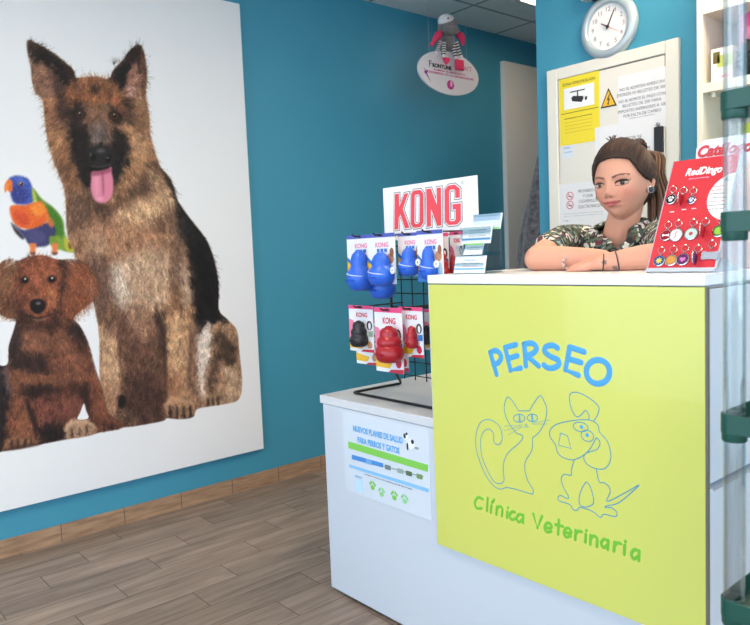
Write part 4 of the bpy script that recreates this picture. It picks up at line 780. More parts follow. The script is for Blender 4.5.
o,(x0,x1,z0,z1),y=sheet('pink_sticker','tiny pink sticker on the cream door, right of the hair of the woman','sticker',[(654.5,174),(661,180)],mat('sticker_pink',(236,120,150),.5))
o,(x0,x1,z0,z1),y=sheet('blue_label','pale blue label on the cream door beside the ponytail','label',[(655.5,196),(668,211)],mat('paper_ice_blue',(206,220,240),.6))

# ---------------------------------------------------------------- wall clock
cc=at(607.5,26.5,'y',2.80); CRr=.133
ck=thing('wall_clock','round wall clock with a wide frosted silver rim above the cream door','clock',(cc.x,PYW,cc.z))
MB().lathe([(.124,0),(CRr,.004),(CRr,.012),(.128,.022),(.116,.030),(.102,.032),(.096,.028),(.094,.016)],(cc.x,PYW,cc.z),(0,-1,0),48).build('clock_rim',mat('frosted_silver',(186,200,206),.35,metal=.35),ck,smooth=True)
FYC=PYW-.017
fc=MB().cyl((cc.x,PYW-.002,cc.z),(cc.x,FYC,cc.z),.0935,n=48).build('clock_face',mat('clock_face_white',(240,238,238),.5),ck)
for i in range(1,13):
    t=PI/2-i*PI/6; text('numeral',str(i),(cc.x+.072*math.cos(t),FYC,cc.z+.072*math.sin(t)-.009),XB,ZU,mat('print_warm_grey',(140,128,124),.5),fc,size=.026)
def hand(nm,ang,l,back,w,m,dy):
    d=Vector((math.sin(ang),0,math.cos(ang))); n_=Vector((d.z,0,-d.x)); c=Vector((cc.x,FYC-dy,cc.z))
    MB().slab([c-d*back-n_*w,c+d*l-n_*w*.6,c+d*l+n_*w*.6,c-d*back+n_*w],(0,.0015,0)).build(nm,m,ck)
hand('minute_hand',math.radians(27),.073,.012,.0028,NK,.004); hand('hour_hand',math.radians(302),.034,.008,.0036,NK,.006); hand('second_hand',math.radians(121),.064,.015,.0011,mat('hand_red',(196,70,80),.5),.008)
MB().cyl((cc.x,FYC,cc.z),(cc.x,FYC-.009,cc.z),.006,n=16).build('clock_boss',NK,ck)
e=at(598,-1,'y',2.78)
el_=thing('emergency_light','small white emergency light with dark edge, cut by the frame above the clock','emergency light',(e.x,PYW,e.z+.002))
MB().box((e.x-.08,PYW-.05,e.z+.012),(e.x+.08,PYW,e.z+.10)).build('light_housing',mat('white_metal',(225,225,222),.4),el_,.006); MB().box((e.x-.03,PYW-.045,e.z),(e.x+.03,PYW-.01,e.z+.012)).build('light_base',mat('black_plastic'),el_,.002)

# ---------------------------------------------------------------- grey woolly coat past the end of the partition
def coat():
    t=thing('hanging_coat','shaggy grey woollen coat hanging beyond the end of the blue partition','coat',(1.03,3.09,.5))
    mb=MB(); secs=[]
    for i in range(22):
        f=i/21; z=1.84-f*1.30; r=.03+.105*min(1,f*2.2)**.7+.15*f; cx=1.045-.02*f
        secs.append((cx,3.10,z,r,.04+.085*min(1,f*2)))
    n=72; vs=[]; fs=[]
    for i,(cx,cy_,z,rx,ry) in enumerate(secs):
        for k in range(n):
            a=2*PI*k/n; q=1+.10*math.sin(a*7+z*3)*min(1,i/4)+.05*noise.noise(Vector((math.cos(a)*6,math.sin(a)*6,z*14)))
            vs.append((cx+rx*q*math.cos(a),cy_+ry*q*math.sin(a),z))
    for i in range(len(secs)-1):
        for k in range(n): fs.append((i*n+k,i*n+(k+1)%n,(i+1)*n+(k+1)%n,(i+1)*n+k))
    fs.append(tuple(range(n))); fs.append(tuple((len(secs)-1)*n+k for k in range(n-1,-1,-1)))
    mb.add(vs,fs)
    mb.build('coat_body',mat('grey_wool',(108,102,104),.95,noise_amt=.6,noise_scale=42,bump=1.0,bump_scale=120,sheen=.5),t,smooth=True)
    MB().tube(smooth_path([(1.045,3.10,1.83),(1.045,3.10,1.87),(1.045,3.06,1.88),(1.045,3.0,1.875),(1.045,2.99,1.90)],4),.004,8).build('coat_loop',DARK,t)
    return t
coat()
MB().cyl((1.16,2.93,1.875),(1.16,2.95,1.875),.02,n=16).tube([(1.16,2.945,1.875),(1.12,2.985,1.873),(1.03,2.992,1.871),(1.02,2.994,1.885)],.006,8).build('coat_hook',mat('brushed_steel',(175,175,178),.3,metal=1),None,loc=(1.16,2.93,1.875))
tag(bpy.data.objects['coat_hook'],'steel coat hook on the far face of the partition, above the grey coat','hook')
# ---------------------------------------------------------------- the woman leaning on the counter
HC=at(623,184.5,'y',1.985)                       # head centre, level with the eyes
TC=(CAM-HC).normalized(); RR=(CR-TC*CR.dot(TC)).normalized(); UU=TC.cross(RR); UU=UU if UU.z>0 else -UU
yaw=math.radians(25); rol=math.radians(8.5)
HF=(TC*math.cos(yaw)-RR*math.sin(yaw)).normalized()           # the way the face looks
u0=UU*math.cos(rol)-RR*math.sin(rol); HU=(u0-HF*u0.dot(HF)).normalized(); HR=HF.cross(HU); HR=HR if HR.dot(RR)>0 else -HR
def HL(x,f,z): return HC+HR*x+HF*f+HU*z
def g2(x,z,cx,cz,sx,sz): return math.exp(-((x-cx)/sx)**2-((z-cz)/sz)**2)
def head_pt(d):
    a,b,c=d
    x,f,z=a*.0765,b*.097,c*(.117 if c>0 else .104)
    if z<0:
        s=min(1,-z/.104); x*=1-.34*s**2.0
        if f<0: f*=1-.45*min(1,s*1.5)
        else: f=f*(1-.03*s)+.012*s*max(0,b)
    if z>0.03 and f>0: f*=1-.10*((z-.03)/.09)**2
    if f<0: f*=1.04
    if b>0:
        w=min(1,b*2.2)
        x2=abs(x)
        df=0
        for (az,cz,sx,sz) in ((.004,.004,.008,.012),(.009,-.010,.0085,.013),(.0165,-.0265,.0095,.0105)): df+=az*g2(x,z,0,cz,sx,sz)
        df+=.0075*g2(x2,z,.0125,-.031,.006,.0065)
        df-=.0105*g2(x2,z,.033,.001,.017,.011); df-=.004*g2(x2,z,.016,.004,.008,.010)
        df+=.0035*g2(x2,z,.030,.022,.024,.008); df+=.005*g2(x2,z,.043,-.026,.020,.018)
        df+=.0065*g2(x,z,0,-.0495,.019,.0055)+.0068*g2(x,z,0,-.0595,.017,.0058)-.0028*g2(x,z,0,-.0545,.021,.0024)
        df-=.004*g2(x,z,0,-.069,.018,.005); df+=.009*g2(x,z,0,-.090,.018,.014); df-=.003*g2(x2,z,.029,-.0535,.006,.006)
        f+=df*w
    return (x,f,z)
NE,NA=110,150
hv=[]; hfaces=[]
for i in range(NE+1):
    ph=-PI/2+PI*i/NE
    for k in range(NA):
        t=2*PI*k/NA; hv.append(head_pt((math.cos(ph)*math.cos(t),math.cos(ph)*math.sin(t),math.sin(ph))))
for i in range(NE):
    for k in range(NA): hfaces.append((i*NA+k,i*NA+(k+1)%NA,(i+1)*NA+(k+1)%NA,(i+1)*NA+k))
HARR=np.array(hv); FRONT=HARR[HARR[:,1]>.02]
def face_f(x,z):
    d=(FRONT[:,0]-x)**2+(FRONT[:,2]-z)**2; k=np.argsort(d)[:6]; w=1/(d[k]+1e-7); return float((FRONT[k,1]*w).sum()/w.sum())

def tubeR(mb,path,rads,n=18):
    """limb: smooth path, radii, rounded ends"""
    P=smooth_path(path,6); m=len(P); R=[float(np.interp(i/(m-1)*(len(rads)-1),range(len(rads)),rads)) for i in range(m)]
    mb.tube(P,R,n); mb.ball(P[0],R[0]*.995,n=16); mb.ball(P[-1],R[-1]*.995,n=16)
CTZ=1.1238
Er=at(537,259.5,'y',1.675); Er.z=CTZ+.0335; Wr=at(603,258,'y',1.70); Hr=at(634,262,'y',1.70)
El=at(668,261,'y',1.705); El.z=CTZ+.034; Wl=at(601,265.5,'y',1.612); Wl.z=CTZ+.021; Hl=at(568,268,'y',1.695); Hl.z=CTZ+.016
NK0=at(619,237,'y',2.02)
Sr=at(577,242,'y',2.05); Sl=at(661,240,'y',2.02)
cx_=.5*(Sr.x+Sl.x)
body=MB()
tors=[((cx_,2.30,.86),(.165,0,0),(0,.115,.02)),((cx_,2.27,.95),(.15,0,0),(0,.105,.03)),((cx_,2.20,1.04),(.150,0,0),(0,.10,.04)),((cx_,2.12,1.13),(.165,0,.0),(0,.10,.045)),((NK0.x,2.075,1.185),(.150,0,0),(0,.08,.04)),((NK0.x,2.05,1.215),(.105,0,0),(0,.060,.03)),((NK0.x,2.035,1.235),(.052,0,0),(0,.05,.02)),((NK0.x,2.03,1.25),(.04,0,0),(0,.04,.01))]
body.loft(tors,32)
tubeR(body,[(NK0.x,2.055,1.19),NK0,HL(0,-.022,-.055),HL(0,-.018,-.01)],[.056,.049,.047,.05])
body.add([HL(*p) for p in hv],hfaces)
for sx in (-1,1):
    c=HL(sx*.0765,-.012,.004); body.ball(c,.030,(1,1,1),20,axes=(HR*.28+HF*.05*0,(HF*.9-HR*sx*.45).normalized()*.62,HU*1.0))
    body.ball(HL(sx*.075,-.004,-.024),.010,(.6,.9,1.1),12,axes=(HR,HF,HU))
tubeR(body,[Sr,Sr.lerp(Er,.5)+Vector((-.012,.01,.012)),Er],[.050,.042,.036]); tubeR(body,[Er,Er.lerp(Wr,.35),Er.lerp(Wr,.75),Wr],[.0345,.035,.028,.022])
tubeR(body,[Sl,Sl.lerp(El,.5)+Vector((.012,.01,.012)),El],[.050,.042,.036]); tubeR(body,[El,El.lerp(Wl,.35),El.lerp(Wl,.75),Wl],[.0345,.034,.026,.0195])
def hand_mesh(mb,W,tip,up,side,curl):
    """palm with four curled fingers and a thumb; W wrist, tip = knuckle direction end, up = back of the hand, side = thumb side"""
    d=(tip-W).normalized(); up=(up-d*up.dot(d)).normalized(); s_=(side-d*side.dot(d)-up*side.dot(up)).normalized()
    K=W+d*.078
    mb.loft([(W,s_*.022,up*.017),(W+d*.03,s_*.033,up*.016),(W+d*.062,s_*.039,up*.014),(K,s_*.036,up*.011)],18)
    for i,(o,l) in enumerate(((.029,.070),(.010,.078),(-.010,.073),(-.029,.058))):
        p=K+s_*o-d*.012; a=d; pts=[p]; ang=0
        for f_,c_ in ((.46,curl*.5),(.30,curl),(.24,curl*.9)):
            ang+=c_; q=pts[-1]+(d*math.cos(ang)-up*math.sin(ang)+s_*o*.9).normalized()*l*f_*1.15; pts.append(q)
        tubeR(mb,pts,[.0092,.0088,.008,.0066],12)
    t0=W+d*.022+s_*.024; tubeR(mb,[t0,t0+(d*.6+s_*.8)*.030,t0+(d*.95+s_*.5-up*.1)*.055,t0+(d*1.1+s_*.25-up*.2)*.072],[.013,.0105,.0095,.0075],12)
hand_mesh(body,Wl,Hl,Vector((0,-.35,.94)),Vector((0,-1,.1)),.22)
hand_mesh(body,Wr,Hr,Vector((0,-.1,1)),Vector((0,-1,0)),.35)
for sx in (-1,1): tubeR(body,[(cx_+sx*.085,2.31,.88),(cx_+sx*.092,2.29,.50),(cx_+sx*.095,2.31,.09)],[.088,.058,.042]); body.ball((cx_+sx*.095,2.26,.045),.045,(.95,2.3,.9),18)
wm=thing('person','woman in a camouflage shirt leaning on folded arms behind the counter','person',(cx_,2.28,0))
raw=body.mesh('person_body',mat('skin',rough=.5,vcol=True,spec=.35),fix=True)
tmp=bpy.data.objects.new('tmp_body',raw); COL.objects.link(tmp)
rm=tmp.modifiers.new('r','REMESH'); rm.mode='VOXEL'; rm.voxel_size=.0026; rm.use_smooth_shade=True
smo=tmp.modifiers.new('s','SMOOTH'); smo.iterations=2; smo.factor=.5
dg=bpy.context.evaluated_depsgraph_get(); bme=bpy.data.meshes.new_from_object(tmp.evaluated_get(dg)); bpy.data.objects.remove(tmp)
nv=len(bme.vertices); co=np.empty(nv*3,np.float32); bme.vertices.foreach_get('co',co); co=co.reshape(-1,3)
rel=co-np.array(HC); lx=rel@np.array(HR); lf=rel@np.array(HF); lz=rel@np.array(HU)
lin=lambda *c: np.array(S(*c)[:3],np.float32)
colr=np.tile(lin(214,158,134),(nv,1))
G=lambda x,z,cx,cz,sx,sz: np.exp(-((x-cx)/sx)**2-((z-cz)/sz)**2)
hm=(np.abs(lx)<.09)&(np.abs(lz)<.125)&(lf>.02)
def tint(w,c):
    global colr
    w=np.clip(w,0,1)[:,None]*hm[:,None]; colr=colr*(1-w)+lin(*c)*w
ax=np.abs(lx)
tint(.45*G(ax,lz,.045,-.026,.020,.016),(222,132,116)); tint(.30*G(lx,lz,0,-.028,.012,.010),(218,140,122)); tint(.25*G(ax,lz,.034,.013,.016,.006),(150,112,104))
# lips
lw=.0265; up_edge=-.0545+.0085*(1-(ax/lw)**1.6)-.0018*np.exp(-(lx/.004)**2); lo_edge=-.0545-.0105*(1-(ax/lw)**2)
rise=.0045*(ax/lw)**2
lips=((lz<up_edge+rise)&(lz>lo_edge+rise)&(ax<lw)).astype(float); tint(lips*.85,(196,104,104)); tint(((np.abs(lz-(-.0545+rise*1.0))<.0011)&(ax<lw)).astype(float)*.8,(120,56,58))
# brows
for sg_ in (-1,1):
    t=(lx*sg_-.012)/.042; bc_=.0175+.0085*np.sin(np.clip(t,0,1)*2.2)-.002*t; th=.0036*(1-.6*np.clip(t,0,1)); tint(((t>0)&(t<1)&(np.abs(lz-bc_)<th)).astype(float)*.9,(88,58,44))
# eye make-up: dark liner with a wing
ex,ez=.0335,0.0
for sg_ in (-1,1):
    t=(lx*sg_-ex)/.0175; up=.0076*np.sqrt(np.clip(1-t*t,0,1)); lo=-.0056*np.sqrt(np.clip(1-t*t,0,1)); zz=lz-ez-.0016*t
    tint(((np.abs(t)<1.0)&(zz<up+.0034)&(zz>up-.002)).astype(float)*.95,(34,24,24)); tint(((np.abs(t)<1.0)&(zz>lo-.0018)&(zz<lo+.001)).astype(float)*.75,(60,42,40))
    tw=(t-.85)/.55; tint(((tw>0)&(tw<1)&(np.abs(zz-.003-.006*tw)<.0022*(1-tw))).astype(float)*.9,(40,28,28))
for sg_ in (-1,1): tint(.8*G(lx*sg_,lz,.0075,-.0365,.0035,.0022),(120,70,60))
# paw tattoos on the left forearm
for (u,v) in ((604.5,262.3),(611.5,268.3)):
    p=at(u,v,'y',1.60); d2=((co-np.array([p.x,p.y,p.z]))**2); d2=np.sqrt(d2[:,0]+d2[:,2]); k_=(d2<.0058)&(np.abs(co[:,1]-1.605)<.03); colr[k_]=colr[k_]*.35+lin(60,66,76)*.65
ct_=(co[:,1]<1.88)&(co[:,2]<CTZ+.0006)&(co[:,2]>1.0); co[ct_,2]=CTZ+.0006; bme.vertices.foreach_set('co',co.ravel())
ca_=np.ones((nv,4),np.float32); ca_[:,:3]=colr
for a_ in list(bme.color_attributes): bme.color_attributes.remove(a_)
at_=bme.color_attributes.new('Col','FLOAT_COLOR','POINT'); at_.data.foreach_set('color',ca_.ravel())
bme.materials.clear(); bme.materials.append(MATS['skin']); bme.polygons.foreach_set('use_smooth',[True]*len(bme.polygons)); bme.name='body'
sk=MATS['skin'].node_tree.nodes['Principled BSDF']; sk.inputs['Subsurface Weight'].default_value=.12; sk.inputs['Subsurface Radius'].default_value=(.012,.005,.003); sk.inputs['Subsurface Scale'].default_value=.5
bo=link('body',bme,wm)
# eyes
for sg_ in (-1,1):
    vs=[]; cs=[]; fs=[]; NU,NV=40,22
    for j in range(NV+1):
        for i in range(NU+1):
            t=-1+2*i/NU; s_=-1+2*j/NV; e=math.sqrt(max(0,1-t*t)); z_=(s_*.0072*e if s_>0 else s_*.0054*e); x=sg_*(ex+t*.0165); zz=ez+z_+.0016*t
            f=face_f(sg_*ex,0)+.0052-.0048*t*t-.0030*(s_*e)**2-(.0016 if sg_<0 else .0012)*0
            vs.append(HL(x,f,zz)); rx=sg_*t*.0165-.0030; rd=math.hypot(rx*1.0,(z_-.0008))
            c=(178,164,160)
            if rd<.0070: c=(62,42,34)
            if rd<.0028: c=(12,10,10)
            if s_>.62: c=(30,22,22)
            cs.append(S(*c))
    mb=MB()
    for j in range(NV):
        for i in range(NU): fs.append((j*(NU+1)+i,j*(NU+1)+i+1,(j+1)*(NU+1)+i+1,(j+1)*(NU+1)+i))
    mb.add(vs,fs); mb.c=cs; mb.build('eye',mat('eye_surface',rough=.12,vcol=True),bo,smooth=True,vcol=True)
# shirt: shell round the torso and short sleeves, open in a V at the neck
sh=MB(); d_=.008
sh.loft([(c,Vector(a)*(1+d_/Vector(a).length),Vector(b)*(1+d_/Vector(b).length)) for c,a,b in tors[:6]]+[((NK0.x,2.045,1.232),(.074,0,0),(0,.062,.02)),((NK0.x,2.04,1.242),(.064,0,0),(0,.058,.015))],32)
for S0,E0,mid in ((Sr,Er,Vector((-.012,.01,.012))),(Sl,El,Vector((.012,.01,.012)))):
    tubeR(sh,[S0+(Vector((NK0.x,2.05,1.2))-S0)*.25,S0,S0.lerp(E0,.35)+mid,S0.lerp(E0,.72)+mid*.7],[.052,.060,.056,.050])
sraw=sh.mesh('shirt_raw',WHITE); tmp=bpy.data.objects.new('tmp_shirt',sraw); COL.objects.link(tmp)
rm=tmp.modifiers.new('r','REMESH'); rm.mode='VOXEL'; rm.voxel_size=.005; rm.use_smooth_shade=True; smo=tmp.modifiers.new('s','SMOOTH'); smo.iterations=4; smo.factor=.5
dg=bpy.context.evaluated_depsgraph_get(); sme=bpy.data.meshes.new_from_object(tmp.evaluated_get(dg)); bpy.data.objects.remove(tmp)
bm=bmesh.new(); bm.from_mesh(sme)
Vt=at(619,252,'y',1.95)          # bottom of the V
def inV(p):
    if p.y>2.06: return (p.z>1.226 and abs(p.x-NK0.x)<.06)
    h=(p.z-Vt.z)/(1.235-Vt.z)
    return h>0 and abs(p.x-(Vt.x+(NK0.x-Vt.x)*h))<.008+.062*h
bmesh.ops.delete(bm,geom=[v for v in bm.verts if inV(v.co) or v.co.z<.86],context='VERTS')
for v in bm.verts:
    if v.co.y<1.88 and v.co.z<CTZ+.001: v.co.z=CTZ+.001
    n=noise.noise(v.co*14)*.004+noise.noise(v.co*38)*.0018; v.co+=v.normal*n
    if v.co.y<1.88 and v.co.z<CTZ+.003: v.co.z=CTZ+.003
bm.to_mesh(sme); bm.free(); sme.name='shirt'
CAMO=bpy.data.materials.new('camouflage_cotton'); CAMO.use_nodes=True; nt=CAMO.node_tree; b_=nt.nodes['Principled BSDF']; b_.inputs['Roughness'].default_value=.85
tc=nt.nodes.new('ShaderNodeTexCoord'); nz=nt.nodes.new('ShaderNodeTexNoise'); nz.inputs['Scale'].default_value=26; nz.inputs['Detail'].default_value=2; nt.links.new(tc.outputs['Object'],nz.inputs['Vector'])
mxv=nt.nodes.new('ShaderNodeMix'); mxv.data_type='VECTOR'; mxv.inputs[0].default_value=.06; nt.links.new(tc.outputs['Object'],mxv.inputs[4]); nt.links.new(nz.outputs['Color'],mxv.inputs[5])
vo=nt.nodes.new('ShaderNodeTexVoronoi'); vo.inputs['Scale'].default_value=88; nt.links.new(mxv.outputs[1],vo.inputs['Vector']); sp_=nt.nodes.new('ShaderNodeSeparateColor'); nt.links.new(vo.outputs['Color'],sp_.inputs[0])
rp=nt.nodes.new('ShaderNodeValToRGB'); rp.color_ramp.interpolation='CONSTANT'; nt.links.new(sp_.outputs[0],rp.inputs[0])
e=rp.color_ramp.elements; e[0].position=0; e[0].color=S(40,44,44); e[1].position=.22; e[1].color=S(62,82,66)
for p_,c_ in ((.40,(92,112,88)),(.52,(104,48,66)),(.62,(58,96,110)),(.70,(218,214,208)),(.86,(84,60,58)),(.92,(128,146,120))): q=e.new(p_); q.color=S(*c_)
nt.links.new(rp.outputs[0],b_.inputs['Base Color'])
sme.materials.clear(); sme.materials.append(CAMO); sme.polygons.foreach_set('use_smooth',[True]*len(sme.polygons))
so=link('shirt',sme,wm); sd=so.modifiers.new('thickness','SOLIDIFY'); sd.thickness=.003; sd.offset=-1
# collar: a folded band from the nape round to the V, one wing each side
for sx in (-1,1):
    nx=NK0.x
    inner=[(nx,2.092,1.262),(nx+sx*.040,2.078,1.262),(nx+sx*.060,2.040,1.250),(nx+sx*.054,1.990,1.232),(Vt.x+sx*.026,1.955,1.200),(Vt.x+sx*.002,1.938,Vt.z+.006)]
    outer=[(nx,2.112,1.232),(nx+sx*.066,2.100,1.236),(nx+sx*.102,2.045,1.232),(nx+sx*.104,1.978,1.206),(nx+sx*.078,1.940,1.166),(Vt.x+sx*.034,1.926,Vt.z-.012)]
    I_=smooth_path(inner,4); O_=smooth_path(outer,4); vs=[]; fs=[]; n=6; m=len(I_)
    for q0,q1 in zip(I_,O_):
        for j in range(n+1):
            t=j/n; vs.append(q0.lerp(q1,t)+Vector((0,-.004,.016*math.sin(PI*min(1,t*1.1))*(1-.3*t))))
    for i in range(m-1):
        for j in range(n): fs.append((i*(n+1)+j,i*(n+1)+j+1,(i+1)*(n+1)+j+1,(i+1)*(n+1)+j))
    mb=MB(); mb.add(vs,fs); c_=mb.build('collar',CAMO,so,smooth=True); md=c_.modifiers.new('thickness','SOLIDIFY'); md.thickness=.004; md.offset=0
# trousers, shoes (below the counter)
trm=MB().loft([((cx_,2.30,.84),(.175,0,0),(0,.125,.02)),((cx_,2.285,.92),(.165,0,0),(0,.118,.03)),((cx_,2.26,.97),(.158,0,0),(0,.112,.03))],28)
for sx in (-1,1): tubeR(trm,[(cx_+sx*.085,2.31,.88),(cx_+sx*.092,2.29,.50),(cx_+sx*.095,2.31,.10)],[.094,.066,.055])
trm.build('trousers',mat('dark_trousers',(38,40,48),.8),wm,smooth=True)
for sx in (-1,1): MB().ball((cx_+sx*.095,2.255,.050),.05,(1.0,2.4,.97),20).build('shoe',mat('black_plastic'),wm,smooth=True)
# hair: cap of combed-back strands, bun and ponytail
HAIR=mat('brown_hair',rough=.55,vcol=True,spec=.3)
def hair_col(l=1.0): 
    k=l*random.uniform(.55,1.75); return tuple(x*k for x in S(58,40,32)[:3])+(1,)
def hairline(x): return .0725-4.0*x*x-(.034*max(0,(abs(x)-.045)/.03)**1.5)
def in_hair(x,f,z):
    if f>.055: return z>hairline(x)
    if f>.0: 
        k=(.055-f)/.055; return z>hairline(x)*(1-k)+.002*k
    return z>.002-1.35*(-f)**1.0*.9 or (f<-.03 and z>-.085)
dist={i:(0 if not in_hair(*p) else None) for i,p in enumerate(hv)}; fr_=[i for i in dist if dist[i]==0]; lev=0
while fr_:
    lev+=1; nx_=[]
    for i in fr_:
        r_,k_=divmod(i,NA)
        for j in (r_*NA+(k_+1)%NA,r_*NA+(k_-1)%NA,i+NA,i-NA):
            if 0<=j<len(hv) and dist[j] is None: dist[j]=lev; nx_.append(j)
    fr_=nx_
cap=MB(); ids={}; vs=[]; fs=[]
for i,p in enumerate(hv):
    if in_hair(*p):
        ids[i]=len(vs); d=Vector(p).normalized(); k=(.0050+.0045*max(0,p[2]/.117))*min(1,(dist[i]-.5)/7)+.0006; vs.append(HL(*(Vector(p)+d*k)))
for f in hfaces:
    if all(i in ids for i in f): fs.append([ids[i] for i in f])
cap.col=S(52,36,29); cap.add(vs,fs); cm=cap.build('hair',HAIR,wm,smooth=True,vcol=True,fix=False); md=cm.modifiers.new('thickness','SOLIDIFY'); md.thickness=.006; md.offset=-1
bun=Vector((.020,-.080,.098))
st=MB()
def surf(d,k):
    p=Vector(head_pt(tuple(d))); return p+p.normalized()*k
NS=190
for i in range(NS):
    a=-PI*.5+PI*(i+.5)/NS*1.0; a=math.radians(-118+236*(i+random.random())/NS)      # 0 = forehead centre
    best=None
    for e in np.linspace(-.6,1.3,90):
        d=(math.sin(a)*math.cos(e),math.cos(a)*math.cos(e),math.sin(e)); p=head_pt(d)
        if in_hair(*p): best=Vector(d); break
    if best is None: continue
    tb=bun.normalized(); ang=best.angle(tb); L=[]; n=9
    for j in range(n):
        t=j/(n-1); d=best.slerp(tb,t*.92) if ang>.05 else best
        L.append(HL(*surf(d,.0012+.0120*min(1,t*6)+.004*math.sin(PI*min(1,t*1.1))+random.uniform(-.0012,.0022))))
    st.col=hair_col(random.choice((.8,1,1,1.25))); st.tube(smooth_path(L,2),[.0008,.0018,.0028]+[.0036]*(2*n-5)+[.003],6)
for i in range(46):          # bun
    th=random.uniform(0,2*PI); r=random.uniform(.010,.024); c=bun+Vector((0,0,.012)); ax_=Vector((random.gauss(0,1),random.gauss(0,1),random.gauss(0,1))).normalized(); a_=ax_.orthogonal().normalized(); b2=ax_.cross(a_)
    st.col=hair_col(random.choice((.8,1,1.3))); st.tube([HL(*(c+(a_*math.cos(t)*1.0+b2*math.sin(t))*r*Vector((1,1,.8)).length/1.62)) for t in np.linspace(th,th+3.6,9)],.0042,6)
for i in range(8):           # wisps
    p0=Vector((-.030+random.uniform(-.012,.012),-.02,.118)); d=Vector((random.uniform(-.6,.3),random.uniform(-.2,.4),1)).normalized()
    st.col=hair_col(1.1); st.tube(smooth_path([HL(*p0),HL(*(p0+d*.018)),HL(*(p0+d*.034+Vector((random.uniform(-.012,.012),0,0))))],4),[.0016]*8+[.0004],5)
st.build('hair_strands',HAIR,cm,smooth=True,vcol=True)
pn=MB()
for i in range(44):
    o=Vector((random.gauss(0,.010),random.gauss(0,.010),0)); st_=.9+random.random()*.5
    L=[bun+o*.5,bun+Vector((.034,-.035,-.02))+o,Vector((.062,-.085,.02))+o*1.2,Vector((.074,-.088,-.05))+o*1.3,Vector((.070,-.075,-.105-.03*random.random()))+o*1.2]
    kk=random.uniform(.6,1.5); pn.col=tuple(x*kk for x in S(100,72,54)[:3])+(1,); pn.tube(smooth_path([HL(*p) for p in L],4),[.0035]+[.0042]*14+[.0025,.001],6)
pn.build('ponytail',HAIR,cm,smooth=True,vcol=True)
# jewellery
for sx in (1,-1):
    c=HL(sx*.083,.002,-.026); n_=(HR*sx*.8+HF*.6).normalized(); er=MB().lathe([(.0085,0),(.0085,.003),(.006,.004),(0,.0042)],c,n_,24).build('earring',NK,wm,smooth=True); er['label']='round black ear plug with a pale rim'
    MB().ring(c+n_*.002,n_,.0088,.0009,24,8).build('earring_rim',mat('polished_steel',(200,200,202),.22,metal=1),er,smooth=True)
def bracelet(f,r,th,m,nm='bracelet',tilt=.15):
    p=El.lerp(Wl,f); mb=MB().ring(p,((Wl-El).normalized()+Vector((0,0,tilt))),r,th,36,8); mb.v=[(x,y,max(z,CTZ+.001)) for x,y,z in mb.v]; mb.build(nm,m,wm,smooth=True)
bracelet(.97,.0215,.0014,mat('cord_black',(36,36,40),.6)); bracelet(.76,.0278,.0016,mat('cord_slate',(66,72,82),.6),tilt=-.1)
pb=Wl.lerp(Hl,.80); bd_=MB(); hd2=Vector((0,0,1)).cross((Hl-Wl).normalized()).normalized()
for i in range(16):
    a=2*PI*i/16; bd_.ball(pb+hd2*(math.cos(a)*.032)+Vector((0,0,math.sin(a)*.019+.003)),.0042,n=8)
bd_.v=[(x,y,max(z,CTZ+.001)) for x,y,z in bd_.v]
bb=bd_.build('beaded_bracelet',mat('beads_maroon_white',(206,190,190),.4,noise_amt=.6,noise_scale=140),wm,smooth=True)
# ---------------------------------------------------------------- leaflets in a clear holder on the counter
CT=1.1237
CLR=clear_mat('clear_acrylic',(236,244,246),.10)
bh=thing('leaflet_holder','clear acrylic stepped leaflet holder at the left end of the counter top','leaflet holder',(1.86,1.54,CT))
ah=MB()
ah.box((1.805,1.500,CT),(1.935,1.580,CT+.003))
for y,z0,z1 in ((1.513,CT+.003,CT+.03),(1.530,CT+.05,CT+.08),(1.546,CT+.10,CT+.13)): ah.slab([(1.805,y,z0),(1.918,y,z0),(1.918,y-.003,z1),(1.805,y-.003,z1)],(0,.002,0))
for y0,y1,z in ((1.513,1.53,CT+.05),(1.53,1.546,CT+.10)): ah.box((1.805,y0,z-.003),(1.918,y1,z))
ah.build('acrylic_steps',CLR,bh)
MB().box((1.834,1.570,CT+.003),(1.932,1.573,1.29)).build('acrylic_back',CLR,bh)
def leaflet(label,y,qd,bands,lines_,tilt=.012,th=.004):
    a=at(*qd[0],'y',y); b=at(*qd[1],'y',y); x0,x1=a.x,b.x; z1=a.z; z0=at(*qd[2],'y',y).z
    t=thing('leaflet_stack',label,'leaflet',((x0+x1)/2,y,z0),'leaflets in the clear holder')
    Yv=Vector((0,tilt,z1-z0)).normalized(); O=Vector((x0,y,z0)); h=(z1-z0); w=x1-x0; P=lambda x,zz:O+Vector((x,0,0))+Yv*zz
    cd=MB().slab([P(0,0),P(w,0),P(w,h),P(0,h)],(0,th,0)).build('leaflets',mat('white_paper'),t)
    for f0,f1,m in bands: shape('colour_band',[[(0,f0*h),(w,f0*h),(w,f1*h),(0,f1*h)]],O,XB,Yv,m,cd)
    for s_,f,m,wd in lines_: text('print',s_,O+Vector((w*.52,0,0))+Yv*(f*h),XB,Yv,m,cd,width=w*wd,height=h*.07)
NBK=mat('print_slate',(110,140,190),.5)
leaflet('business cards with a blue line in the lowest step of the clear holder',1.507,[(453,256),(483.3,255.3),(481,273.4)],[(.22,.30,NB)],[('PERSEO',.72,NBK,.4),('Clinica Veterinaria',.56,TXT,.6),('cuidamos de tu mascota',.40,mat('card_rose'),.5)])
leaflet('leaflets with a green strip in the middle step of the clear holder',1.524,[(463,243),(481,242.4),(480,254.5)],[(.84,.97,NG)],[('Consejos',.62,NBK,.5),('salud animal',.4,TXT,.6),('cita previa',.2,NB,.5)])
leaflet('wide appointment cards in the upper step of the clear holder',1.540,[(461,226),(489.5,225.4),(486,243.2)],[(.20,.29,NB)],[('Clinica Veterinaria',.72,TXT,.6),('proxima visita',.56,NBK,.5),('vacunas y revisiones',.40,TXT,.6)])
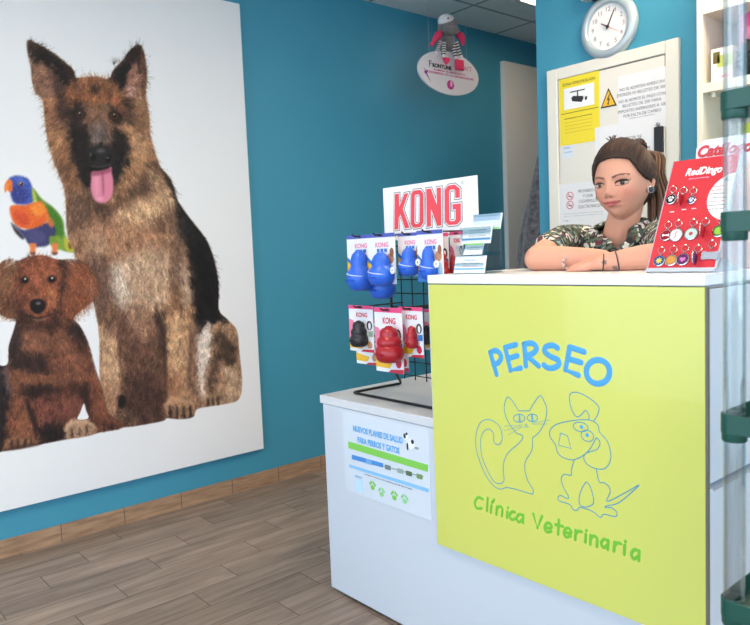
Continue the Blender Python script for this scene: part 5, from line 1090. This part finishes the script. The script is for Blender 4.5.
leaflet('pale blue leaflet standing tallest, at the back of the clear holder',1.564,[(472,214.5),(499.3,213),(497,229)],[(0,.13,mat('print_pale_green')),(.13,1.0,mat('paper_ice_blue',(206,220,240),.6))],[('Seguros y planes',.72,NBK,.6),('para tu mascota',.5,NBK,.6)])

# ---------------------------------------------------------------- red tilted stand of pet tags on the counter
b0=at(648,269.5,'y',1.515); b0.z=CT+.004; X0,X1=2.394,2.543
tl=at(674,161.5,'x',X0); Yr=(tl-Vector((X0,1.515,CT+.004))); HT=Yr.length; Yr.normalize(); Nr=Vector(XB).cross(Yr); OR=Vector((X0,1.515,CT+.004))
ts=thing('tag_stand','red tilted display stand full of pet tags at the right end of the counter','display stand',((X0+X1)/2,1.56,CT))
CORAL=mat('stand_coral_red',(214,54,64),.6,spec=.25)
W_=X1-X0; RP=lambda x,y,n=0: OR+Vector((x,0,0))+Yr*y+Nr*n
bd=MB().slab([RP(0,0),RP(W_,0),RP(W_,HT),RP(0,HT)],-Nr*.006).build('printed_board',CORAL,ts,.0008)
LGRY=mat('stand_light_grey',(182,190,200),.4)
MB().slab([RP(-.001,-.0035,.004),RP(W_+.001,-.0035,.004),RP(W_+.001,.0055,.004),RP(-.001,.0055,.004)],-Nr*.012).build('bottom_lip',LGRY,ts)
MB().slab([RP(W_,0,.0006),RP(W_+.003,0,.0006),RP(W_+.003,HT,.0006),RP(W_,HT,.0006)],-Nr*.008).build('side_edge',LGRY,ts)
MB().slab([RP(-.0015,0,.0006),RP(0,0,.0006),RP(0,HT,.0006),RP(-.0015,HT,.0006)],-Nr*.008).build('side_edge',LGRY,ts)
MB().slab([(X1-.02,1.520,CT),(X1-.02,1.64,CT),(X1-.02,1.60,CT+.012),(X1-.02,1.545,CT+.03)],(.024,0,0)).build('easel_leg',LGRY,ts,.001)
MB().slab([(X0+.002,1.520,CT),(X0+.002,1.64,CT),(X0+.002,1.60,CT+.012),(X0+.002,1.545,CT+.03)],(.02,0,0)).build('easel_leg',LGRY,ts,.001)
def TP(u,v):
    p=atp(u,v,OR,Nr)-OR; return (p.x,p.dot(Yr))
p=TP(703.5,170.5); text('stand_brand','RedDingo',(OR+Vector((min(p[0],.079),0,0))+Yr*(p[1]-.009)),XB,Yr,NW,bd,width=.082,height=.025,shear=.25,bold=.0006)
p=TP(699,178.5); text('stand_subtitle','placas para mascotas',OR+Vector((p[0],0,0))+Yr*p[1],XB,Yr,mat('print_pale_pink',(236,190,220),.5),bd,width=.045,height=.005)
# white arc field with the price text
arc=[(W_,TP(722,176)[1]),(W_,TP(722,215)[1])]
c=(W_+.006,TP(722,197)[1]); R1=.058; pts=[(W_,c[1]+math.sqrt(R1*R1-.006**2))]
for i in range(1,24):
    a=PI/2+PI*i/24; x=c[0]+R1*.95*math.cos(a); y=c[1]+R1*math.sin(a)
    if x<W_: pts.append((x,y))
pts.append((W_,c[1]-math.sqrt(R1*R1-.006**2)))
shape('white_field',[pts],OR,XB,Yr,NW,bd)
for i,(s_,m,wd) in enumerate((('placas grabadas',RED,.036),('Resistentes y bonitas',RED,.042),('en varias medidas',NK,.036),('y colores para perro',NK,.042),('y gato con nombre',RED,.034),('y telefono incluido',NK,.04),('pide la tuya aqui',NK,.036))):
    text('field_text',s_,OR+Vector((W_-.0265+.004*(i in(1,3)),0,0))+Yr*(c[1]+.026-i*.0093),XB,Yr,m,bd,width=wd,height=.0055,lift=.0009)
shape('collar_picture',[circle(W_-.012,c[1]+.043,.007,.005),circle(W_-.010,c[1]+.044,.005,.0035)],OR,XB,Yr,NK,bd,lift=.0009)
for i,(u,v) in enumerate(((672,212),(684,209.5),(694,208.5))):
    p=TP(u,v); shape('price_dash',[[(p[0]-.005,p[1]-.0008),(p[0]+.005,p[1]-.0008),(p[0]+.005,p[1]+.0008),(p[0]-.005,p[1]+.0008)]],OR,XB,Yr,NW,bd)
STL=mat('polished_steel',(200,200,202),.22,metal=1)
def tagring(t,x,y,r,n=.006): MB().ring(RP(x,y,n),(Nr+Vector((.25,0,0))),r,.0007,20,6).build('split_ring',STL,t,smooth=True)
def rtag(label,u,v,rp,face,inner=None,kind='round'):
    x,y=TP(u,v); r=rp/436*1.04; t=thing('pet_tag',label,'pet tag',RP(x,y-r,0),'pet tags on the red stand')
    pn=RP(x,y+r+.020,0); MB().cyl(pn,pn+Nr*.006,.0013,n=8).build('tag_peg',STL,t)
    tagring(t,x,y+r+.012,.0075,.004); MB().ring(RP(x,y+r+.003,.0035),Vector(XB),.0032,.0008,14,6).build('tag_loop',STL,t)
    if kind=='round':
        MB().lathe([(r,0),(r,.0022),(r*.86,.003),(r*.84,.0022)],RP(x,y,.0012),Nr,28).build('tag_rim',STL,t,smooth=True)
        f=MB().lathe([(r*.84,0),(r*.84,.0006)],RP(x,y,.0034),Nr,28).build('enamel_face',face,t)
    elif kind=='edge':
        f=MB().slab([RP(x-.0016,y-r,.001+.0005),RP(x+.0016,y-r,.0015),RP(x+.0016,y+r,.0015),RP(x-.0016,y+r,.0015)],Nr*.0001).build('tag_back',face,t)
        mb=MB(); mb.lathe([(r,0),(r,.0026)],RP(x,y,r+.002),Vector((1,0.25,0)).normalized(),24); mb.build('tag_disc',[face],t,smooth=True)
        MB().ring(RP(x,y,r+.002),Vector((1,.25,0)),r,.0014,24,8).build('tag_rim',STL,t,smooth=True)
    elif kind=='bone':
        L=[]
        for cxs,cys in ((-1,.42),(-1,-.42),(1,-.42),(1,.42)): L.append((cxs*r*.92,cys*r*.72))
        mb=MB(); outline=[]
        for (ax,ay),a0,a1 in ((L[1],PI*.75,PI*1.75),(L[2],PI*1.25,PI*2.25),(L[3],PI*-.25,PI*.75),(L[0],PI*.25,PI*1.25)):
            for i in range(11):
                a=a0+(a1-a0)*i/10; outline.append((x+ax+r*.42*math.cos(a),y+ay+r*.42*math.sin(a)))
        f=MB().slab([RP(a,b,.0034) for a,b in outline],-Nr*.0022).build('bone_plate',face,t)
    O=RP(0,0,.0041) if kind=='round' else RP(0,0,.0035)
    if inner and kind=='round': inner(f,O,x,y,r)
    return t
def paw(m,s=1):
    def fn(f,O,x,y,r): shape('paw_mark',[circle(x,y-.22*r*s,.36*r*s,.30*r*s,12)]+[circle(x+.46*r*s*math.sin(a),y+.02*r+.40*r*s*math.cos(a),.14*r*s,.19*r*s,8) for a in (-1.2,-.42,.42,1.2)],O,XB,Yr,m,f,lift=.0002)
    return fn
def dot(m,k=.5,n=16): return lambda f,O,x,y,r: shape('centre_mark',[circle(x,y,r*k,r*k,n)],O,XB,Yr,m,f,lift=.0002)
def heart(m): return lambda f,O,x,y,r: shape('heart_mark',[[(x+.45*r*(16*math.sin(t)**3)/16,y+.45*r*(13*math.cos(t)-5*math.cos(2*t)-2*math.cos(3*t)-math.cos(4*t))/16) for t in [2*PI*k/22 for k in range(22)]]],O,XB,Yr,m,f,lift=.0002)
def bonem(m): return lambda f,O,x,y,r: shape('bone_mark',[[(x+a*r*.6,y+b*r*.6) for a,b in ((-.6,.18),(-.75,.42),(-1,.3),(-.95,0),(-1,-.3),(-.75,-.42),(-.6,-.18),(.6,-.18),(.75,-.42),(1,-.3),(.95,0),(1,.3),(.75,.42),(.6,.18))]],O,XB,Yr,m,f,lift=.0002)
def star(m): return lambda f,O,x,y,r: shape('star_mark',[[(x+(.62 if i%2==0 else .3)*r*math.cos(PI*i/8),y+(.62 if i%2==0 else .3)*r*math.sin(PI*i/8)) for i in range(16)]],O,XB,Yr,m,f,lift=.0002)
E_=lambda n,c: mat('enamel_'+n,c,.6,spec=.15)
rtag('large black pet tag with a white paw, first in the top row',671.6,199.8,5.4,E_('black',(28,28,32)),paw(NW))
rtag('red pet tag turned edge-on in the top row',682,201,5.2,E_('red',(186,32,44)),None,'edge')
rtag('small navy pet tag with a pale paw, last in the top row',692,200.5,4.2,E_('navy',(44,62,100)),paw(mat('paper_bluish')))
rtag('dark red pet tag with a white bone, first in the middle row',666.5,236,5.6,E_('dark_red',(150,30,40)),bonem(NW))
rtag('white pet tag with a pink ribbon mark in the middle row',676.5,235.5,6.6,E_('white',(238,232,238)),lambda f,O,x,y,r: strokes('ribbon_mark',[[(x+.1*r,y+.5*r),(x-.15*r,y+.1*r),(x+.1*r,y-.2*r),(x-.2*r,y-.5*r)]],.0013,O,XB,Yr,CPK,f))
rtag('white and mint pet tag with a red centre dot in the middle row',691.6,234.4,6.2,E_('mint',(196,222,214)),dot(RED,.3))
rtag('red pet tag turned edge-on in the middle row',704,233,5.6,E_('red',(186,32,44)),None,'edge')
rtag('green pet tag with a lime centre, last in the middle row',719.3,231.6,6.0,E_('green',(70,120,52)),dot(E_('lime',(150,196,70)),.62))
rtag('blue pet tag with a yellow star, first in the bottom row',659.8,261.4,5.6,E_('blue',(48,80,140)),star(E_('yellow',(240,206,80))))
rtag('tan pet tag with an orange centre in the bottom row',671.7,260.8,5.8,E_('tan',(176,136,84)),dot(E_('orange',(214,146,70)),.6))
rtag('purple pet tag with a pink heart in the bottom row',683.3,260,6.0,E_('purple',(100,44,92)),heart(E_('orchid',(208,120,186))))
rtag('purple pet tag turned edge-on in the bottom row',696.5,260,5.4,E_('purple',(100,44,92)),None,'edge')
rtag('silver bone-shaped pet tag at the end of the bottom row',710.3,256,5.8,mat('glitter_silver',(140,152,170),.45,metal=.3,noise_amt=.25,noise_scale=900),None,'bone')

# catalogue standing behind the red stand
ca=at(691,163,'y',1.70); cb=at(697,141.5,'y',1.70)
cg=thing('catalogue','white catalogue with red italic lettering, standing behind the red tag stand','catalogue',(2.47,1.70,CT))
zt_=cb.z+.006
def cv_(x,z): return (x,1.70+.02*(z-CT)/(zt_-CT),z)
cgb=MB().slab([cv_(ca.x-.004,CT),cv_(2.60,CT),cv_(2.60,zt_),cv_(ca.x+.022,zt_-.003),cv_(ca.x+.004,zt_-.02)],(0,.012,0)).build('catalogue_cover',mat('cover_white',(234,236,240),.3),cg)
Yc=Vector((0,.02,zt_-CT)).normalized(); p=at(696,157.5,'y',1.715); text('cover_title','Catálogo',Vector((p.x,1.70,CT))+Yc*((p.z-CT)/Yc.z),XB,Yc,mat('print_red',(206,62,70),.5),cgb,width=.125,height=.036,shear=.3,bold=.001,lift=.0012,align='LEFT')
for i,c_ in enumerate(((40,70,110),(30,34,44),(60,110,170))):
    o=MB().box((2.405+.028*i,1.745,CT),(2.43+.028*i,1.80,1.420+.004*i)).build('ring_binder',mat('binder_%d'%i,c_,.5),None,.001,loc=(2.417+.028*i,1.77,CT)); tag(o,['dark blue binder behind the catalogue','black binder between the two blue binders behind the catalogue','mid blue binder behind the catalogue, nearest the rack'][i],'binder')

# ---------------------------------------------------------------- cream wall shelf with boxes
WS=mat('cream_shelf',(226,220,204),.5); ys0,ys1=2.58,2.82
ws_=thing('wall_shelf','cream open wall shelf unit fixed to the blue partition right of the cream door','shelf',(2.3,2.7,1.25))
MB().box((2.004,ys0,1.25),(2.024,ys1,2.35)).build('side_board',WS,ws_,.001); MB().box((2.62,ys0,1.25),(2.64,ys1,2.35)).build('side_board',WS,ws_,.001)
MB().box((2.024,ys1-.008,1.25),(2.62,ys1,2.35)).build('back_board',mat('shelf_back',(206,202,186),.6),ws_)
for z0,z1 in ((1.975,2.035),(1.706,1.738),(1.25,1.27),(2.33,2.35)): MB().box((2.024,ys0+.002,z0),(2.62,ys1-.008,z1)).build('shelf_board',WS,ws_,.001)
MB().cyl((2.05,ys0+.03,1.706),(2.05,ys0+.03,1.690),.008,n=14).build('shelf_stud',WS,ws_,smooth=True)
def box_item(name,label,cat,lo,hi,m,bands=(),txt=None):
    o=MB().box(lo,hi).build(name,m,None,.0015,loc=((lo[0]+hi[0])/2,(lo[1]+hi[1])/2,lo[2])); tag(o,label,cat)
    w,h=hi[0]-lo[0],hi[2]-lo[2]
    for a,b,c_,d_,mm in bands: shape('printed_patch',[[(lo[0]+a*w,lo[2]+c_*h),(lo[0]+b*w,lo[2]+c_*h),(lo[0]+b*w,lo[2]+d_*h),(lo[0]+a*w,lo[2]+d_*h)]],(0,lo[1],0),XB,ZU,mm,o)
    if txt: text('pack_text',txt[0],(lo[0]+w*.5,lo[1],lo[2]+h*txt[1]),XB,ZU,txt[2],o,width=w*.6,lift=.0008)
    return o
box_item('medicine_box','white box with a green picture on the cream wall shelf','box',(2.045,2.60,1.7385),(2.118,2.70,1.852),mat('carton_white',(234,230,226),.5),[(.3,1,.42,.78,mat('print_lime',(186,196,90),.5)),(.1,.42,.55,.9,mat('print_olive')),(.5,.95,.1,.16,mat('card_rose'))])
box_item('orange_box','orange carton standing on the cream wall shelf beside the white box','box',(2.121,2.655,1.7385),(2.143,2.70,1.86),mat('carton_orange',(222,140,110),.5),[(.1,.9,.6,.9,mat('carton_white'))])
box_item('olive_box','olive green carton lying on the top board of the cream wall shelf','box',(2.09,2.60,2.0355),(2.22,2.72,2.16),mat('carton_olive',(150,160,96),.5))

# ---------------------------------------------------------------- clear-tube rack with green trays, close at the right
RKX,RKY=2.8025,1.0; RX1,RY1=3.06,1.24; GRN=mat('bottle_green_plastic',(14,72,60),.38,spec=.5)
rk=thing('tube_rack','rack of dark green trays on clear acrylic tubes beside the counter','display rack',((RKX+RX1)/2,(RKY+RY1)/2,0))
TUB=clear_mat('clear_tube',(244,246,246),.16)
zt=[(1.352,1.387),(1.192,1.229),(.918,.955),(.656,.693),(.30,.337)]
zmax=1.62
def posts():
    out=[]
    for x,y in ((RKX,RKY),(RX1,RKY),(RX1,RY1),(RKX,RY1)):
        segs=[(0.012,.30)]+[(zt[i+1][1],zt[i][0]) for i in (3,2,1,0)]+[(zt[0][1],zmax)]
        for z0,z1 in segs:
            if z1<=z0: continue
            mb=MB(); R,r=.0142,.0120
            mb.lathe([(r,0),(R,0),(R,z1-z0),(r,z1-z0),(r,0)],(x,y,z0),n=36); mb.f=mb.f[:-2]
            mb.build('acrylic_tube',TUB,rk,smooth=True)
posts()
for z0,z1 in zt:
    c=[]
    for (x,y),a0 in (((RKX,RKY),PI),((RX1,RKY),1.5*PI),((RX1,RY1),0),((RKX,RY1),.5*PI)):
        for i in range(9): a=a0+PI/2*i/8; c.append((x+.0172*math.cos(a),y+.0172*math.sin(a)))
    mb=MB(); n=len(c); inn=[]
    for (x,y),a0 in (((RKX,RKY),PI),((RX1,RKY),1.5*PI),((RX1,RY1),0),((RKX,RY1),.5*PI)):
        for i in range(9): a=a0+PI/2*i/8; inn.append((x+.0148*math.cos(a),y+.0148*math.sin(a)))
    zb=z0+.010
    V_=[(x,y,zb) for x,y in c]+[(x,y,z1) for x,y in c]+[(x,y,z1) for x,y in inn]+[(x,y,zb+.004) for x,y in inn]
    F_=[]
    for k in range(n):
        j=(k+1)%n; F_+= [(k,j,n+j,n+k),(n+k,n+j,2*n+j,2*n+k),(2*n+k,2*n+j,3*n+j,3*n+k)]
    F_+=[tuple(range(n-1,-1,-1)),tuple(3*n+k for k in range(n))]
    mb.add(V_,F_); tr=mb.build('tray',GRN,rk,.0008)
    bs=MB()
    for x,y in ((RKX,RKY),(RX1,RKY),(RX1,RY1),(RKX,RY1)): MB().lathe([(.0150,0),(.0163,.002),(.0163,.014)],(x,y,z0-.002),n=32).build('tube_socket',GRN,tr,smooth=True)
for x,y in ((RKX,RKY),(RX1,RKY),(RX1,RY1),(RKX,RY1)): MB().lathe([(.022,0),(.022,.008),(.017,.013)],(x,y,0),n=28).build('rubber_foot',mat('black_plastic'),rk,smooth=True)
for x,y in ((RKX,RKY),(RX1,RKY),(RX1,RY1),(RKX,RY1)): MB().lathe([(.018,0),(.018,.01),(.012,.018),(0,.019)],(x,y,zmax),n=28).build('tube_cap',GRN,rk,smooth=True)
TT=[b-.021 for a,b in zt]   # tray floors
def onrack(u,v,y): return at(u,v,'y',y)
# black shaggy plush on the wall shelf, packages around it
def onshelf(u,v,y): return at(u,v,'y',y)
PZ=1.7385
bc=onshelf(755,73,2.625); bc.z=PZ+.062; bp_=thing('plush_dog','shaggy black plush dog on the cream wall shelf before the pink package','plush toy',(bc.x,bc.y,PZ))
FB=mat('black_fur',(24,22,24),.8,sheen=.3)
mb=MB(); mb.ball(bc,.046,(.95,.75,1.25),20)
for i in range(900):
    d=Vector((RNG.normal(),RNG.normal(),RNG.normal())).normalized(); p=bc+Vector((d.x*.043,d.y*.034,d.z*.056)); q=p+(d*.6+Vector((RNG.normal()*.35,RNG.normal()*.35,-.55+RNG.normal()*.3))).normalized()*.021
    if q.z<PZ+.001: q.z=PZ+.001
    q.y=min(q.y,2.672); mb.tube([p,(p+q)/2+d*.002,q],[.0022,.0016,.0002],4,caps=False)
for v_ in range(len(mb.v)):
    x_,y_,z_=mb.v[v_]; mb.v[v_]=(x_,y_,max(z_,PZ+.0005))
mb.build('shaggy_coat',FB,bp_)
for s_ in (-1,1): MB().ball(bc+Vector((.016*s_+.006,-.042,.022)),.005,n=10).build('plush_eye',NK,bp_,smooth=True)
MB().ball(bc+Vector((.006,-.044,.0)),.010,(1.2,.8,.8),12).build('plush_nose',NK,bp_,smooth=True)
a_=onshelf(739,12,2.70); box_item('pink_package','bright pink package behind the shaggy black plush on the wall shelf','box',(a_.x,2.70,PZ),(a_.x+.12,2.76,a_.z-.01),mat('carton_hot_pink',(240,80,140),.45),[(.1,.9,.2,.8,mat('carton_pink_pale',(244,130,170),.5))])
a_=onshelf(740,150,2.60); box_item('white_package','white package with a black cat picture, low in the cream wall shelf','box',(a_.x,2.60,1.2705),(a_.x+.13,2.68,a_.z),mat('carton_white'),[(.3,.8,.72,.95,NK)],('GATO',.4,NK))
a_=onshelf(741,124,2.70); box_item('lime_package','yellow-green package standing behind the white package in the wall shelf','box',(a_.x,2.70,1.2705),(a_.x+.14,2.76,a_.z),mat('carton_lime',(190,204,60),.5))
box_item('dark_package','dark green carton lying on the third green tray','box',(2.85,1.04,TT[2]+.0005),(2.98,1.16,TT[2]+.026),mat('carton_dark',(26,40,36),.5))
def jar(label,x,y,z):
    t=thing('patterned_tub',label,'tub',(x,y,z),'patterned tubs on the lowest visible tray')
    MB().lathe([(.025,0),(.030,.003),(.0335,.062),(.0335,.066)],(x,y,z),n=36).build('tub_body',tubm,t,smooth=True)
    MB().lathe([(.035,0),(.0355,.002),(.0355,.011),(.034,.013),(0,.0132)],(x,y,z+.066),n=36).build('tub_lid',mat('tub_lid_white',(236,236,234),.4),t,smooth=True)
tubm=mat('patterned_tub',(230,226,218),.45); nt=tubm.node_tree; b_=nt.nodes['Principled BSDF']; vv=nt.nodes.new('ShaderNodeTexVoronoi'); vv.inputs['Scale'].default_value=130; tcc=nt.nodes.new('ShaderNodeTexCoord'); nt.links.new(tcc.outputs['Object'],vv.inputs['Vector'])
rr_=nt.nodes.new('ShaderNodeValToRGB'); rr_.color_ramp.interpolation='CONSTANT'; e_=rr_.color_ramp.elements; e_[0].color=S(196,60,60); e_[1].position=.12; e_[1].color=S(232,228,220); q_=e_.new(.06); q_.color=S(40,90,60); nt.links.new(vv.outputs['Distance'],rr_.inputs[0]); nt.links.new(rr_.outputs[0],b_.inputs['Base Color'])
jar('patterned white tub standing on the low green tray, under another tub',2.852,1.026,TT[3]+.0005); jar('patterned white tub stacked on top of another tub',2.852,1.026,TT[3]+.0803)
# ---------------------------------------------------------------- camera, sky, exposure
cd=bpy.data.cameras.new('camera'); cam=bpy.data.objects.new('camera',cd); COL.objects.link(cam)
cd.sensor_width=36; cd.sensor_fit='HORIZONTAL'; cd.lens=FPX*36/750; cd.clip_start=.05
Mx=Matrix((CR,CU,-FW)).transposed().to_4x4(); Mx.translation=CAM; cam.matrix_world=Mx
cd.dof.use_dof=True; cd.dof.focus_distance=2.1; cd.dof.aperture_fstop=8
SC.camera=cam
w=bpy.data.worlds.new('sky'); SC.world=w; w.use_nodes=True; bg=w.node_tree.nodes['Background']; bg.inputs['Color'].default_value=SKYC; bg.inputs['Strength'].default_value=SKYS
pl=bpy.data.lights.new('window_portal','AREA'); pl.shape='RECTANGLE'; pl.size=5.4; pl.size_y=2.4; pl.cycles.is_portal=True
po=bpy.data.objects.new('window_portal',pl); COL.objects.link(po); po.location=(2.75,-1.65,1.3); po.rotation_euler=(PI/2,0,0)
po2=bpy.data.objects.new('window_portal',pl.copy()); COL.objects.link(po2); po2.data.size=3.6; po2.location=(5.65,.4,1.3); po2.rotation_euler=(PI/2,0,PI/2)
vs=SC.view_settings; vs.view_transform='Standard'; vs.look='None'; vs.gamma=1; vs.use_curve_mapping=False; vs.exposure=EXPO
SC.cycles.use_denoising=True; SC.cycles.max_bounces=8; SC.cycles.transparent_max_bounces=12; SC.cycles.caustics_refractive=False; SC.cycles.caustics_reflective=False
